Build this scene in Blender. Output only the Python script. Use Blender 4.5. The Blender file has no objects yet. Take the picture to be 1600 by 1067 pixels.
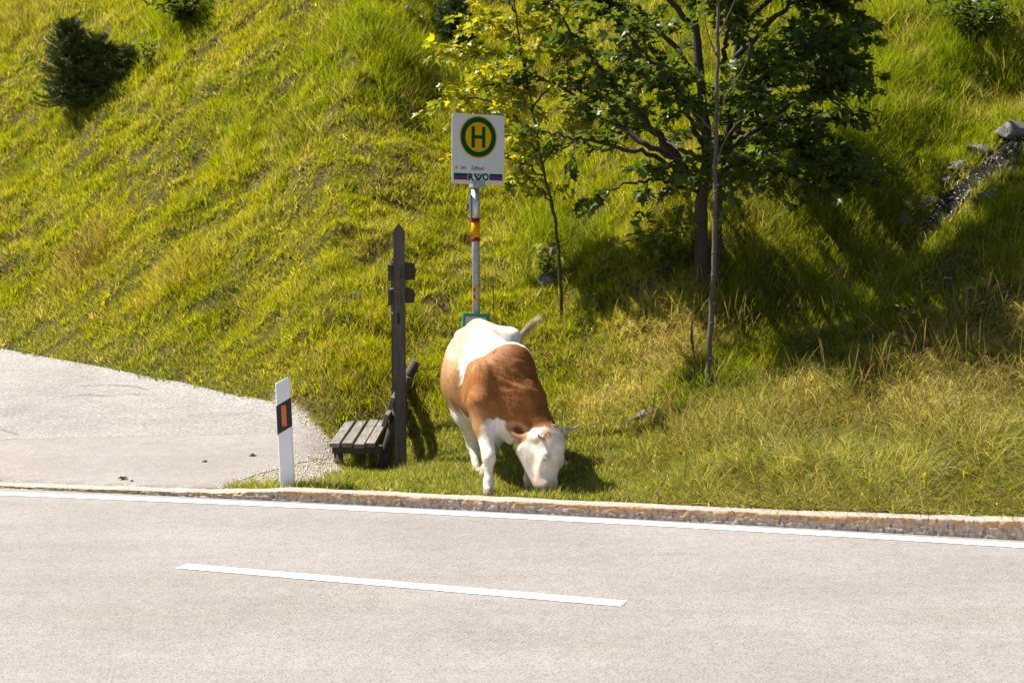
import bpy, bmesh, math, random
import numpy as np
from mathutils import Vector, Matrix

random.seed(7)
RNG = np.random.default_rng(11)
SC = bpy.context.scene
COL = SC.collection
rad = math.radians

# ------------------------------------------------------------------ camera, sky, sun, exposure
CAM_H = 2.05
FPX = 2250.0                      # focal length in photo pixels (1600 wide)
PITCH = math.atan(143.5 / FPX)
cam_d = bpy.data.cameras.new("camera")
cam_d.lens = 36.0 * FPX / 1600.0
cam_d.sensor_width = 36.0
cam_d.clip_start = 0.05
cam_d.clip_end = 2000.0
cam_d.dof.use_dof = True
cam_d.dof.focus_distance = 11.9
cam_d.dof.aperture_fstop = 3.6
cam = bpy.data.objects.new("camera", cam_d)
COL.objects.link(cam)
cam.location = (0, 0, CAM_H)
cam.rotation_euler = (math.pi / 2 - PITCH, 0, 0)
SC.camera = cam

SUN_EL = rad(54.0)
SUN_H = Vector((-0.92, 0.37, 0)).normalized()
SUN_DIR = Vector((SUN_H.x * math.cos(SUN_EL), SUN_H.y * math.cos(SUN_EL), math.sin(SUN_EL)))

world = bpy.data.worlds.new("World")
SC.world = world
world.use_nodes = True
wn = world.node_tree
wn.nodes.clear()
w_out = wn.nodes.new("ShaderNodeOutputWorld")
w_bg = wn.nodes.new("ShaderNodeBackground")
w_sky = wn.nodes.new("ShaderNodeTexSky")
w_sky.sky_type = 'NISHITA'
w_sky.sun_disc = False
w_sky.sun_elevation = SUN_EL
w_sky.sun_rotation = math.atan2(SUN_H.x, SUN_H.y)
w_sky.altitude = 1000
w_bg.inputs["Strength"].default_value = 0.055
wn.links.new(w_sky.outputs[0], w_bg.inputs[0])
wn.links.new(w_bg.outputs[0], w_out.inputs[0])

sun_d = bpy.data.lights.new("sun", 'SUN')
sun_d.energy = 5.0
sun_d.angle = rad(0.53)
sun_d.color = (1.0, 0.95, 0.86)
sun = bpy.data.objects.new("sun", sun_d)
COL.objects.link(sun)
sun.location = (-10, 10, 20)
sun.rotation_euler = (-SUN_DIR).to_track_quat('-Z', 'Y').to_euler()

SC.view_settings.view_transform = 'Standard'
SC.view_settings.look = 'None'
SC.view_settings.gamma = 1.0
SC.view_settings.exposure = 1.08
SC.cycles.use_denoising = True
SC.cycles.denoising_input_passes = 'RGB_ALBEDO_NORMAL'
SC.cycles.denoising_prefilter = 'ACCURATE'
SC.cycles.max_bounces = 6
SC.cycles.diffuse_bounces = 3
SC.cycles.transparent_max_bounces = 8

# ------------------------------------------------------------------ measuring helpers
F_ = np.array([0, math.cos(PITCH), -math.sin(PITCH)])
U_ = np.array([0, math.sin(PITCH), math.cos(PITCH)])
C_ = np.array([0, 0, CAM_H])


def ray(px, py):
    return F_ + np.array([(px - 800.0) / FPX, 0, 0]) + U_ * ((533.5 - py) / FPX)


def G(px, py, z=0.0):
    d = ray(px, py)
    return C_ + d * ((z - CAM_H) / d[2])


def At(px, py, Y):
    d = ray(px, py)
    return C_ + d * (Y / d[1])


def sstep(a, b, x):
    t = np.clip((np.asarray(x, float) - a) / (b - a), 0, 1)
    return t * t * (3 - 2 * t)


_T = np.random.default_rng(5).random((256, 256))


def vnoise(x, y, seed=0):
    x = np.asarray(x, float) + seed * 17.31
    y = np.asarray(y, float) + seed * 9.77
    xi = np.floor(x).astype(int); yi = np.floor(y).astype(int)
    fx = x - xi; fy = y - yi
    fx = fx * fx * (3 - 2 * fx); fy = fy * fy * (3 - 2 * fy)
    a = _T[xi & 255, yi & 255]; b = _T[(xi + 1) & 255, yi & 255]
    c = _T[xi & 255, (yi + 1) & 255]; d = _T[(xi + 1) & 255, (yi + 1) & 255]
    return (a * (1 - fx) + b * fx) * (1 - fy) + (c * (1 - fx) + d * fx) * fy


def fbm(x, y, seed=0, oct=4):
    s = 0; a = 0.5; n = 0
    for o in range(oct):
        s = s + a * vnoise(np.asarray(x) * 2 ** o, np.asarray(y) * 2 ** o, seed + o * 3)
        n += a; a *= 0.5
    return s / n


# ------------------------------------------------------------------ ground plan (metres, camera at the origin)
_kp = np.array([G(*p)[:2] for p in ((0, 763.5), (302, 775.5), (520, 786), (640, 792.5), (800, 801), (900, 807),
                                    (1075, 815.5), (1250, 825), (1425, 834.5), (1600, 844))])
_kc = np.polyfit(_kp[:, 0], _kp[:, 1], 2)


def Ykf(X):
    """front foot of the kerb"""
    X = np.asarray(X, float)
    Xc = np.clip(X, -5.2, 4.2)
    s = 2 * _kc[0] * Xc + _kc[1]
    return np.polyval(_kc, Xc) + s * (X - Xc)


KW = 0.19
_hx = [-5.0, -3.0, -2.45, -1.85, 0.5, 2.2, 3.0, 3.7]
_hz = [0.022, 0.03, 0.045, 0.085, 0.09, 0.105, 0.125, 0.14]


def Hk(X):
    return np.interp(X, _hx, _hz)


def drive_plane(X, Y):
    return 0.03 + 0.08 * np.maximum(Y - Ykf(X) - KW, 0)


def on_drive(px, py):
    d = ray(px, py); t = 8.0
    for _ in range(4000):
        p = C_ + d * t
        if p[2] < drive_plane(p[0], p[1]):
            return p
        t += 0.005
    return p


_de = [on_drive(*p) for p in ((-260, 512), (0, 556), (97, 573.6), (162, 585), (227, 600), (292, 613), (357, 629), (422, 645),
                              (487, 672), (512, 680))]
_toe = [(-40.0, _de[0][1] + 25)] + [(p[0], p[1]) for p in _de] + [(-1.0, 14.5), (0.0, 14.0), (1.3, 13.3), (3.0, 12.7), (5.0, 12.2), (40, 3.0)]
_tx = [p[0] for p in _toe]; _ty = [p[1] for p in _toe]


def Ytoe(X):
    X = np.asarray(X, float)
    return sum(np.interp(X + o, _tx, _ty) for o in (-0.8, -0.5, -0.25, 0, 0.25, 0.5, 0.8)) / 7


def seg_dist(X, Y, a, b):
    ax, ay = a; bx, by = b
    vx, vy = bx - ax, by - ay
    t = np.clip(((X - ax) * vx + (Y - ay) * vy) / (vx * vx + vy * vy), 0, 1)
    return np.hypot(X - ax - t * vx, Y - ay - t * vy)


def terr(X, Y):
    X = np.asarray(X, float); Y = np.asarray(Y, float)
    t = Y - Ykf(X) - KW
    tp = np.maximum(t, 0)
    hk = Hk(X)
    wd = sstep(-1.0, -2.3, X)
    wr = sstep(0.3, 2.2, X)
    dip = hk - 0.012 - (hk - 0.025) * sstep(0.0, 0.75, tp)
    rise = hk - 0.012 + 0.11 * tp
    verge = dip * (1 - wr) + rise * wr
    base = verge * (1 - wd) + (0.03 + 0.08 * tp) * wd
    d = Y - Ytoe(X)
    w = 0.25 + 0.75 * sstep(-2, 0.5, X)
    sl = 0.74 - 0.12 * sstep(-4, 1.5, X)
    sl = sl * (1 - 0.3 * sstep(18, 34, d))
    hill = sl * (np.sqrt(d * d + w * w) + d) * 0.5
    hill = hill * sstep(-0.1, 1.4, t)
    m = sstep(-0.1, 1.6, d)
    rough = (fbm(X * 0.45, Y * 0.45, 1) - 0.5) * 0.55 + (fbm(X * 1.5 + Y * 0.5, Y * 2.0, 2) - 0.5) * 0.30 \
        + (vnoise(X * 4.0, Y * 4.5, 3) - 0.5) * 0.07
    # small cattle terraces along the slope
    st = np.abs((fbm(X * 0.35, Y * 1.6 + X * 0.5, 8, 3) * 5.0) % 1.0 - 0.5)
    rough = rough + (st - 0.25) * 0.16
    z = base + hill + rough * m
    z = z + 0.03 * (fbm(X * 1.7, Y * 1.7, 4) - 0.5) * sstep(0.05, 0.4, t) * (1 - wd)
    # mound to the right, gully of the stream behind it
    z = z + 0.50 * np.exp(-(((X - 5.0) / 1.5) ** 2 + ((Y - 13.3) / 1.0) ** 2))
    z = z - 0.42 * np.exp(-(seg_dist(X, Y, (2.4, 14.6), (4.3, 15.3)) / 0.75) ** 2)
    z = z - 0.30 * np.exp(-(seg_dist(X, Y, (4.3, 15.6), (8.0, 18.6)) / 0.55) ** 2)
    z = z - 0.18 * np.exp(-(((X + 1.28) / 0.50) ** 2 + ((Y - 14.0) / 1.0) ** 2) ** 1.5)
    z = np.where(t < 0, -0.06, z)
    return z


def H(px, py, lift=0.0):
    """where the sight line through a place of the photograph meets the ground"""
    d = ray(px, py)
    ts = np.arange(10.5, 60, 0.01)
    P = C_[None] + d[None] * ts[:, None]
    hit = np.nonzero(P[:, 2] < terr(P[:, 0], P[:, 1]) + lift)[0]
    return P[hit[0]] if len(hit) else P[-1]


# ------------------------------------------------------------------ building helpers
def tag(o, label=None, cat=None, group=None, kind=None):
    if label: o["label"] = label
    if cat: o["category"] = cat
    if group: o["group"] = group
    if kind: o["kind"] = kind
    return o


def thing(name, loc, label, cat, group=None):
    o = bpy.data.objects.new(name, None)
    o.empty_display_size = 0.1
    COL.objects.link(o)
    o.location = tuple(float(v) for v in loc)
    return tag(o, label, cat, group)


def root_loc(p):
    l = np.zeros(3)
    while p is not None:
        l += np.array(p.location); p = p.parent
    return l


def mk(name, verts, faces, mat, parent=None, smooth=True, cols=None, loc=None):
    """verts in world metres; faces: list of lists, or an (n,k) array, or a list of such arrays"""
    verts = np.asarray(verts, float).reshape(-1, 3)
    off = root_loc(parent) if parent is not None else (np.array(loc, float) if loc is not None else np.zeros(3))
    me = bpy.data.meshes.new(name)
    if isinstance(faces, np.ndarray):
        faces = [faces]
    if len(faces) and isinstance(faces[0], np.ndarray):
        lv = np.concatenate([f.reshape(-1) for f in faces]).astype(np.int32)
        tot = np.concatenate([np.full(len(f), f.shape[1]) for f in faces]).astype(np.int32)
    else:
        lv = np.array([i for f in faces for i in f], np.int32)
        tot = np.array([len(f) for f in faces], np.int32)
    st = np.concatenate([[0], np.cumsum(tot)[:-1]]).astype(np.int32)
    me.vertices.add(len(verts)); me.loops.add(len(lv)); me.polygons.add(len(tot))
    me.vertices.foreach_set("co", (verts - off).astype(np.float32).reshape(-1))
    me.loops.foreach_set("vertex_index", lv)
    me.polygons.foreach_set("loop_start", st)
    me.polygons.foreach_set("loop_total", tot)
    me.polygons.foreach_set("use_smooth", np.full(len(tot), smooth))
    me.update(calc_edges=True)
    if cols is not None:
        at = me.color_attributes.new("tint", 'FLOAT_COLOR', 'POINT')
        c = np.ones((len(verts), 4), np.float32); c[:, :3] = cols
        at.data.foreach_set("color", c.reshape(-1))
    if mat: me.materials.append(mat)
    o = bpy.data.objects.new(name, me)
    COL.objects.link(o)
    if parent is not None:
        o.parent = parent
    elif loc is not None:
        o.location = tuple(off)
    return o


class MB:
    """collects shapes of one part"""
    def __init__(s):
        s.v = []; s.f = []; s.n = 0

    def add(s, v, f):
        v = np.asarray(v, float).reshape(-1, 3)
        s.v.append(v)
        s.f += [[i + s.n for i in q] for q in f]
        s.n += len(v)

    def box(s, c, half, R=None, taper=1.0, bev=0.0):
        bm = bmesh.new()
        bmesh.ops.create_cube(bm, size=2.0)
        for v in bm.verts:
            k = taper if v.co.z > 0 else 1.0
            v.co = Vector((v.co.x * half[0] * k, v.co.y * half[1] * k, v.co.z * half[2]))
        if bev > 0:
            bmesh.ops.bevel(bm, geom=bm.edges[:], offset=bev, segments=2, affect='EDGES', profile=0.6)
        bm.verts.index_update()
        V = np.array([v.co for v in bm.verts]); Fc = [[v.index for v in f.verts] for f in bm.faces]
        bm.free()
        if R is not None: V = V @ np.asarray(R, float).T
        s.add(V + np.asarray(c, float), Fc)

    def tube(s, pts, rr, n=10, cap=True):
        v, f = tube(pts, rr, n, cap)
        s.add(v, f)

    def prism(s, outline, o, ex, ey, ez, h):
        """flat outline (u,v) in the plane o + u ex + v ey, thickness h along ez"""
        o = np.asarray(o, float)
        n = len(outline)
        a = np.array([o + u * ex + w * ey for u, w in outline]); b = a + np.asarray(ez) * h
        f = [list(range(n - 1, -1, -1)), [n + i for i in range(n)]]
        f += [[i, (i + 1) % n, n + (i + 1) % n, n + i] for i in range(n)]
        s.add(np.vstack([a, b]), f)

    def build(s, name, mat, parent=None, smooth=False, **k):
        return mk(name, np.vstack(s.v), s.f, mat, parent, smooth, **k)


def tube(pts, rr, n=10, cap=True):
    pts = np.asarray(pts, float); m = len(pts)
    rr = np.broadcast_to(np.asarray(rr, float), (m,))
    tan = np.gradient(pts, axis=0)
    tan /= np.linalg.norm(tan, axis=1)[:, None] + 1e-12
    ref = np.array([0.3, 0.1, 1.0]) if abs(tan[0][2]) < 0.8 else np.array([1.0, 0.2, 0.0])
    V = []
    for i in range(m):
        a = np.cross(tan[i], ref); a /= np.linalg.norm(a); b = np.cross(tan[i], a)
        ang = np.arange(n) * 2 * np.pi / n
        V.append(pts[i] + rr[i] * (np.cos(ang)[:, None] * a + np.sin(ang)[:, None] * b))
    V = np.vstack(V)
    f = []
    for i in range(m - 1):
        for j in range(n):
            f.append([i * n + j, i * n + (j + 1) % n, (i + 1) * n + (j + 1) % n, (i + 1) * n + j])
    if cap:
        f.append(list(range(n - 1, -1, -1))); f.append([(m - 1) * n + j for j in range(n)])
    return V, f


def smooth_path(pts, k=6):
    """Catmull-Rom through the points"""
    P = [np.asarray(p, float) for p in pts]
    P = [2 * P[0] - P[1]] + P + [2 * P[-1] - P[-2]]
    out = []
    for i in range(1, len(P) - 2):
        for j in range(k):
            t = j / k
            out.append(0.5 * ((2 * P[i]) + (P[i + 1] - P[i - 1]) * t + (2 * P[i - 1] - 5 * P[i] + 4 * P[i + 1] - P[i + 2]) * t * t
                              + (3 * P[i] - P[i - 1] - 3 * P[i + 1] + P[i + 2]) * t ** 3))
    out.append(P[-2])
    return np.array(out)


# ------------------------------------------------------------------ materials
def mat_new(name):
    m = bpy.data.materials.new(name)
    m.use_nodes = True
    nt = m.node_tree
    for n in list(nt.nodes): nt.nodes.remove(n)
    out = nt.nodes.new("ShaderNodeOutputMaterial")
    b = nt.nodes.new("ShaderNodeBsdfPrincipled")
    nt.links.new(b.outputs[0], out.inputs[0])
    return m, nt, b, out


def nd(nt, t, **k):
    n = nt.nodes.new(t)
    for a, v in k.items():
        if a in n.inputs: n.inputs[a].default_value = v
        else: setattr(n, a, v)
    return n


def noise(nt, scale, detail=4, rough=0.55, vec=None):
    n = nt.nodes.new("ShaderNodeTexNoise")
    n.inputs["Scale"].default_value = scale; n.inputs["Detail"].default_value = detail; n.inputs["Roughness"].default_value = rough
    if vec is not None: nt.links.new(vec, n.inputs["Vector"])
    return n


def ramp(nt, fac, stops):
    r = nt.nodes.new("ShaderNodeValToRGB")
    e = r.color_ramp.elements
    while len(e) < len(stops): e.new(0.5)
    for i, (p, c) in enumerate(stops):
        e[i].position = p
        e[i].color = (*c, 1) if not isinstance(c, (int, float)) else (c, c, c, 1)
    nt.links.new(fac, r.inputs[0])
    return r


def mixc(nt, fac, a, b, mode='MIX'):
    m = nt.nodes.new("ShaderNodeMix"); m.data_type = 'RGBA'; m.blend_type = mode
    for s, v in ((0, fac), (6, a), (7, b)):
        if hasattr(v, "is_output") or isinstance(v, bpy.types.NodeSocket): nt.links.new(v, m.inputs[s])
        elif s == 0: m.inputs[0].default_value = v
        else: m.inputs[s].default_value = (*v, 1)
    return m.outputs[2]


def bump(nt, b, h, dist=0.01, strength=0.6):
    n = nt.nodes.new("ShaderNodeBump"); n.inputs["Distance"].default_value = dist; n.inputs["Strength"].default_value = strength
    nt.links.new(h, n.inputs["Height"]); nt.links.new(n.outputs[0], b.inputs["Normal"])


def coords(nt, obj=True, scale=None):
    t = nt.nodes.new("ShaderNodeTexCoord")
    s = t.outputs["Object"]
    if not obj:
        s = nt.nodes.new("ShaderNodeNewGeometry").outputs["Position"]
    if scale:
        m = nt.nodes.new("ShaderNodeMapping"); m.inputs["Scale"].default_value = scale
        nt.links.new(s, m.inputs[0]); s = m.outputs[0]
    return s


def plain(name, col, rough=0.6, metal=0.0, vary=0.12, scale=30, bmp=0.0):
    m, nt, b, o = mat_new(name)
    v = coords(nt)
    n = noise(nt, scale, 5, 0.6, v)
    lo = tuple(c * (1 - vary) for c in col); hi = tuple(min(1, c * (1 + vary)) for c in col)
    r = ramp(nt, n.outputs[0], [(0.3, lo), (0.7, hi)])
    nt.links.new(r.outputs[0], b.inputs["Base Color"])
    b.inputs["Roughness"].default_value = rough; b.inputs["Metallic"].default_value = metal
    if bmp: bump(nt, b, n.outputs[0], bmp, 0.7)
    return m


def leafy(name, trans=0.45, rough=0.5, tcol=(1.25, 1.15, 0.55), spec=0.3):
    """leaf or blade: colour from the mesh, part of the light passes through"""
    m, nt, b, out = mat_new(name)
    a = nt.nodes.new("ShaderNodeVertexColor"); a.layer_name = "tint"
    nt.links.new(a.outputs[0], b.inputs["Base Color"])
    b.inputs["Roughness"].default_value = rough
    b.inputs["Specular IOR Level"].default_value = spec
    t = nt.nodes.new("ShaderNodeBsdfTranslucent")
    c = mixc(nt, 1.0, a.outputs[0], tcol, 'MULTIPLY')
    nt.links.new(c, t.inputs[0])
    mx = nt.nodes.new("ShaderNodeMixShader"); mx.inputs[0].default_value = trans
    nt.links.new(b.outputs[0], mx.inputs[1]); nt.links.new(t.outputs[0], mx.inputs[2])
    nt.links.new(mx.outputs[0], out.inputs[0])
    return m


def wood(name, dark, light, rough=0.8, axis=(1, 1, 0.06), scale=60):
    m, nt, b, o = mat_new(name)
    v = coords(nt, True, axis)
    n = noise(nt, scale, 6, 0.65, v)
    n2 = noise(nt, 5, 3, 0.6, coords(nt))
    r = ramp(nt, n.outputs[0], [(0.28, dark), (0.72, light)])
    r2 = ramp(nt, n2.outputs[0], [(0.3, 0.62), (0.7, 1.0)])
    c = mixc(nt, 1.0, r.outputs[0], r2.outputs[0], 'MULTIPLY')
    nt.links.new(c, b.inputs["Base Color"])
    b.inputs["Roughness"].default_value = rough
    bump(nt, b, n.outputs[0], 0.006, 0.8)
    return m


M_GRASS = leafy("grass_blade", 0.5, 0.6, (1.2, 1.15, 0.5), 0.06)
M_LEAF = leafy("maple_leaf", 0.48, 0.42, (1.7, 1.5, 0.35), 0.4)
M_NEEDLE = leafy("needle", 0.1, 0.5)
M_BARK = plain("bark", (0.055, 0.040, 0.030), 0.9, 0, 0.5, 45, 0.01)
M_PALEBARK = plain("pale_bark", (0.105, 0.082, 0.064), 0.85, 0, 0.35, 60, 0.004)
M_TWIG = plain("twig", (0.06, 0.045, 0.03), 0.9, 0, 0.3, 60)


# ------------------------------------------------------------------ road, markings, kerb
def asphalt(name, base, amp, old=False):
    m, nt, b, o = mat_new(name)
    v = coords(nt, False)
    vo = nd(nt, "ShaderNodeTexVoronoi", feature='F1'); vo.inputs["Scale"].default_value = 95 if not old else 48
    nt.links.new(v, vo.inputs["Vector"])
    big = noise(nt, 0.55, 4, 0.6, v); mid = noise(nt, 9, 5, 0.65, v); fine = noise(nt, 160, 3, 0.7, v)
    # stretched staining along the direction of travel
    st = noise(nt, 1.0, 4, 0.6, coords(nt, False, (0.35, 2.2, 1)))
    stone = ramp(nt, vo.outputs["Color"], [(0.0, tuple(c * (1 - amp) for c in base)), (0.5, base), (1.0, tuple(c * (1 + amp) for c in base))])
    gap = ramp(nt, vo.outputs["Distance"], [(0.45, 1.0), (0.9, 0.62 if not old else 0.42)])
    c = mixc(nt, 1.0, stone.outputs[0], gap.outputs[0], 'MULTIPLY')
    r1 = ramp(nt, big.outputs[0], [(0.3, (0.86, 0.85, 0.84)), (0.7, (1.07, 1.06, 1.06))])
    c = mixc(nt, 1.0, c, r1.outputs[0], 'MULTIPLY')
    r2 = ramp(nt, mid.outputs[0], [(0.25, 0.86), (0.75, 1.1)])
    c = mixc(nt, 1.0, c, r2.outputs[0], 'MULTIPLY')
    r3 = ramp(nt, st.outputs[0], [(0.3, (0.95, 0.905, 0.86)), (0.6, (1.0, 1.0, 1.0))])
    c = mixc(nt, 1.0, c, r3.outputs[0], 'MULTIPLY')
    nt.links.new(c, b.inputs["Base Color"])
    b.inputs["Roughness"].default_value = 0.86
    ad = nd(nt, "ShaderNodeMath", operation='ADD'); nt.links.new(vo.outputs["Distance"], ad.inputs[0]); nt.links.new(fine.outputs[0], ad.inputs[1])
    bump(nt, b, ad.outputs[0], 0.004 if not old else 0.008, 0.5)
    return m, nt, b, c


M_ROAD = asphalt("asphalt", (0.304, 0.282, 0.268), 0.16)[0]
xs = np.linspace(-60, 60, 121)
rv = []; rf = []
for i, x in enumerate(xs):
    yk = float(Ykf(x))
    for k, t in enumerate((0.03, -1.5, -3.5, -6.0, -8.0)):
        rv.append((x, yk + t, 0.0))
for i in range(len(xs) - 1):
    for k in range(4):
        a = i * 5 + k
        rf.append([a, a + 1, a + 6, a + 5])
tag(mk("road", rv, rf, M_ROAD), "pale grey asphalt road running across the foreground", "road", kind="structure")

# worn white paint
m, nt, b, o = mat_new("road_paint")
v = coords(nt, False)
n1 = noise(nt, 120, 4, 0.7, v); n2 = noise(nt, 7, 4, 0.6, v)
r = ramp(nt, n1.outputs[0], [(0.30, (0.55, 0.53, 0.50)), (0.45, (0.84, 0.83, 0.81))])
r2 = ramp(nt, n2.outputs[0], [(0.2, 0.86), (0.6, 1.0)])
nt.links.new(mixc(nt, 1.0, r.outputs[0], r2.outputs[0], 'MULTIPLY'), b.inputs["Base Color"])
b.inputs["Roughness"].default_value = 0.6
bump(nt, b, n1.outputs[0], 0.002, 0.4)
M_PAINT = m


def strip(name, cl, width, z, mat, label, cat):
    cl = np.asarray(cl, float)
    t = np.gradient(cl, axis=0); t /= np.linalg.norm(t, axis=1)[:, None]
    nrm = np.stack([-t[:, 1], t[:, 0]], 1)
    n = len(cl)
    e1 = 0.004 * (RNG.random(n) - 0.5); e2 = 0.004 * (RNG.random(n) - 0.5)
    A = cl + nrm * (width / 2 + e1[:, None]); B = cl - nrm * (width / 2 + e2[:, None])
    V = np.vstack([np.c_[A, np.full(n, z)], np.c_[B, np.full(n, z)]])
    Fc = [[i, n + i, n + i + 1, i + 1] for i in range(n - 1)]
    return tag(mk(name, V, Fc, mat), label, cat, kind="structure")


ex = np.array([G(px, py)[:2] for px, py in ((0, 771.5), (400, 786.5), (800, 807), (900, 812.8), (1250, 832), (1600, 852.5))])
ec = np.polyfit(ex[:, 0], ex[:, 1], 2)
lx = np.linspace(-16, 12, 300)
lxc = np.clip(lx, -5.2, 4.4)
ly = np.polyval(ec, lxc) + (2 * ec[0] * lxc + ec[1]) * (lx - lxc)
strip("edge_line", np.c_[lx, ly], 0.155, 0.004, M_PAINT, "long white edge line along the kerb", "road marking")
c0 = G(284, 884.5)[:2]; c1 = G(975, 943.5)[:2]
strip("centre_line", [c0 + (c1 - c0) * t for t in np.linspace(0, 1, 60)], 0.135, 0.004, M_PAINT, "single white dash in the middle of the road", "road marking")

# kerb: one long low concrete step with a rough, weathered face
m, nt, b, o = mat_new("kerb_concrete")
v = coords(nt, False)
a = nt.nodes.new("ShaderNodeVertexColor"); a.layer_name = "tint"      # r: lichen share of the face
sep = nt.nodes.new("ShaderNodeSeparateColor"); nt.links.new(a.outputs[0], sep.inputs[0])
vn = nd(nt, "ShaderNodeTexVoronoi", feature='F1'); vn.inputs["Scale"].default_value = 55; nt.links.new(v, vn.inputs["Vector"])
n1 = noise(nt, 24, 6, 0.72, coords(nt, False, (1.6, 1, 0.8))); n2 = noise(nt, 6, 4, 0.6, v); n3 = noise(nt, 90, 3, 0.7, v)
face = ramp(nt, n1.outputs[0], [(0.34, (0.15, 0.115, 0.085)), (0.47, (0.44, 0.35, 0.27)), (0.62, (0.66, 0.55, 0.445))])
lich = ramp(nt, n3.outputs[0], [(0.3, (0.42, 0.17, 0.04)), (0.7, (0.75, 0.38, 0.12))])
lm = nd(nt, "ShaderNodeMath", operation='MULTIPLY'); nt.links.new(sep.outputs[0], lm.inputs[0])
ln = ramp(nt, n2.outputs[0], [(0.34, 0.0), (0.52, 1.0)]); nt.links.new(ln.outputs[0], lm.inputs[1])
lm2 = nd(nt, "ShaderNodeMath", operation='MULTIPLY'); nt.links.new(lm.outputs[0], lm2.inputs[0])
ln2 = ramp(nt, n1.outputs[0], [(0.40, 0.0), (0.55, 1.0)]); nt.links.new(ln2.outputs[0], lm2.inputs[1])
facec = mixc(nt, lm2.outputs[0], face.outputs[0], lich.outputs[0])
top = ramp(nt, n1.outputs[0], [(0.30, (0.18, 0.15, 0.12)), (0.44, (0.35, 0.31, 0.265)), (0.7, (0.44, 0.40, 0.35))])
c = mixc(nt, sep.outputs[1], facec, top.outputs[0])
nt.links.new(c, b.inputs["Base Color"]); b.inputs["Roughness"].default_value = 0.9
bump(nt, b, n1.outputs[0], 0.012, 0.6)
M_KERB = m
kx = np.arange(-16, 9, 0.011)
prof = []          # (offset from the front foot, height share, roughness, lichen, top)
for k in range(11):
    q = k / 10
    prof.append((0.012 * q, q * 0.93, 1.0, float(np.clip((q - 0.30) * 2.2, 0, 1)), 0.0))
prof += [(0.020, 0.98, 0.5, 0.5, 0.4), (0.035, 1.0, 0.15, 0.0, 1.0), (0.10, 1.005, 0.1, 0, 1.0), (0.16, 1.0, 0.1, 0, 1.0), (KW, 0.97, 0.1, 0, 1.0), (KW + 0.01, -0.4, 0, 0, 1.0)]
nk = len(prof); V = np.zeros((len(kx), nk, 3)); Cc = np.zeros((len(kx), nk, 3))
yk = Ykf(kx); hk = Hk(kx)
for k, (o_, hz, rg, li, tp) in enumerate(prof):
    zz = hk * hz
    nz = (fbm(kx * 9, zz * 40 + k * 1.7, 20, 3) - 0.5) * 0.016 + (vnoise(kx * 45, k * 1.9 + 0 * kx, 23) - 0.5) * 0.012
    V[:, k, 0] = kx; V[:, k, 1] = yk + o_ + nz * rg
    V[:, k, 2] = zz + (vnoise(kx * 6, k + 0 * kx, 25) - 0.5) * 0.010 * (hz > 0.9) + (fbm(kx * 1.3, 0 * kx, 26) - 0.5) * 0.016 * (hz > 0.5)
    if k == 0: V[:, k, 2] = -0.02
    Cc[:, k, 0] = li; Cc[:, k, 1] = tp
idx = np.arange(len(kx) * nk).reshape(len(kx), nk)
Fk = np.stack([idx[:-1, :-1], idx[1:, :-1], idx[1:, 1:], idx[:-1, 1:]], -1).reshape(-1, 4)
tag(mk("kerb", V.reshape(-1, 3), Fk, M_KERB, cols=Cc.reshape(-1, 3)), "rough weathered concrete kerb with orange lichen on its face", "kerb", kind="structure")

# ------------------------------------------------------------------ side road (driveway) and gravel
_rb = [(on_drive(*p)[0], on_drive(*p)[1]) for p in ((345, 766), (383, 748), (435, 733), (480, 716), (512, 700))]
_rb = sorted(_rb, key=lambda p: p[1])
_ry = [p[1] for p in _rb] + [p[1] for p in reversed(_de)] + [_de[0][1] + 30]
_rx = [p[0] for p in _rb] + [p[0] for p in reversed(_de)] + [-45]
_o = np.argsort(_ry); _ry = np.array(_ry)[_o]; _rx = np.array(_rx)[_o]


def drive_right(Y):
    return np.interp(Y, _ry, _rx)


def in_drive(X, Y, grow=0.0):
    return (X < drive_right(Y) + grow) & (Y > Ykf(X) + KW - 0.02) & (X < -1.5)


_gp = [(p[0], p[1]) for p in (on_drive(*q) for q in ((345, 768), (372, 757), (440, 759), (505, 757), (520, 738), (548, 722), (536, 704), (520, 676), (430, 640), (320, 740)))]


def in_poly(X, Y, poly):
    X = np.asarray(X); Y = np.asarray(Y); ins = np.zeros(X.shape, bool)
    n = len(poly)
    for i in range(n):
        x1, y1 = poly[i]; x2, y2 = poly[(i + 1) % n]
        c = ((y1 > Y) != (y2 > Y)) & (X < (x2 - x1) * (Y - y1) / (y2 - y1 + 1e-12) + x1)
        ins ^= c
    return ins


JOINT_Y = float(on_drive(250, 683)[1])
m, nt, b, cnew = asphalt("driveway_asphalt", (0.315, 0.290, 0.270), 0.14)
# the older stretch beyond the joint: coarser and darker stone
v = coords(nt, False)
vo = nd(nt, "ShaderNodeTexVoronoi", feature='F1'); vo.inputs["Scale"].default_value = 42; nt.links.new(v, vo.inputs["Vector"])
bn = noise(nt, 1.2, 5, 0.65, v); cr = nd(nt, "ShaderNodeTexVoronoi", feature='DISTANCE_TO_EDGE'); cr.inputs["Scale"].default_value = 1.6
wv = nd(nt, "ShaderNodeVectorMath", operation='ADD'); nn = noise(nt, 3, 4, 0.6, v)
nt.links.new(v, wv.inputs[0]); nt.links.new(nn.outputs["Color"], wv.inputs[1]); nt.links.new(wv.outputs[0], cr.inputs["Vector"])
ro = ramp(nt, vo.outputs["Color"], [(0, (0.215, 0.192, 0.174)), (0.5, (0.30, 0.275, 0.252)), (1, (0.38, 0.352, 0.325))])
rg = ramp(nt, vo.outputs["Distance"], [(0.4, 1.0), (0.95, 0.58)])
co = mixc(nt, 1.0, ro.outputs[0], rg.outputs[0], 'MULTIPLY')
rb = ramp(nt, bn.outputs[0], [(0.3, 0.8), (0.7, 1.15)])
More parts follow.
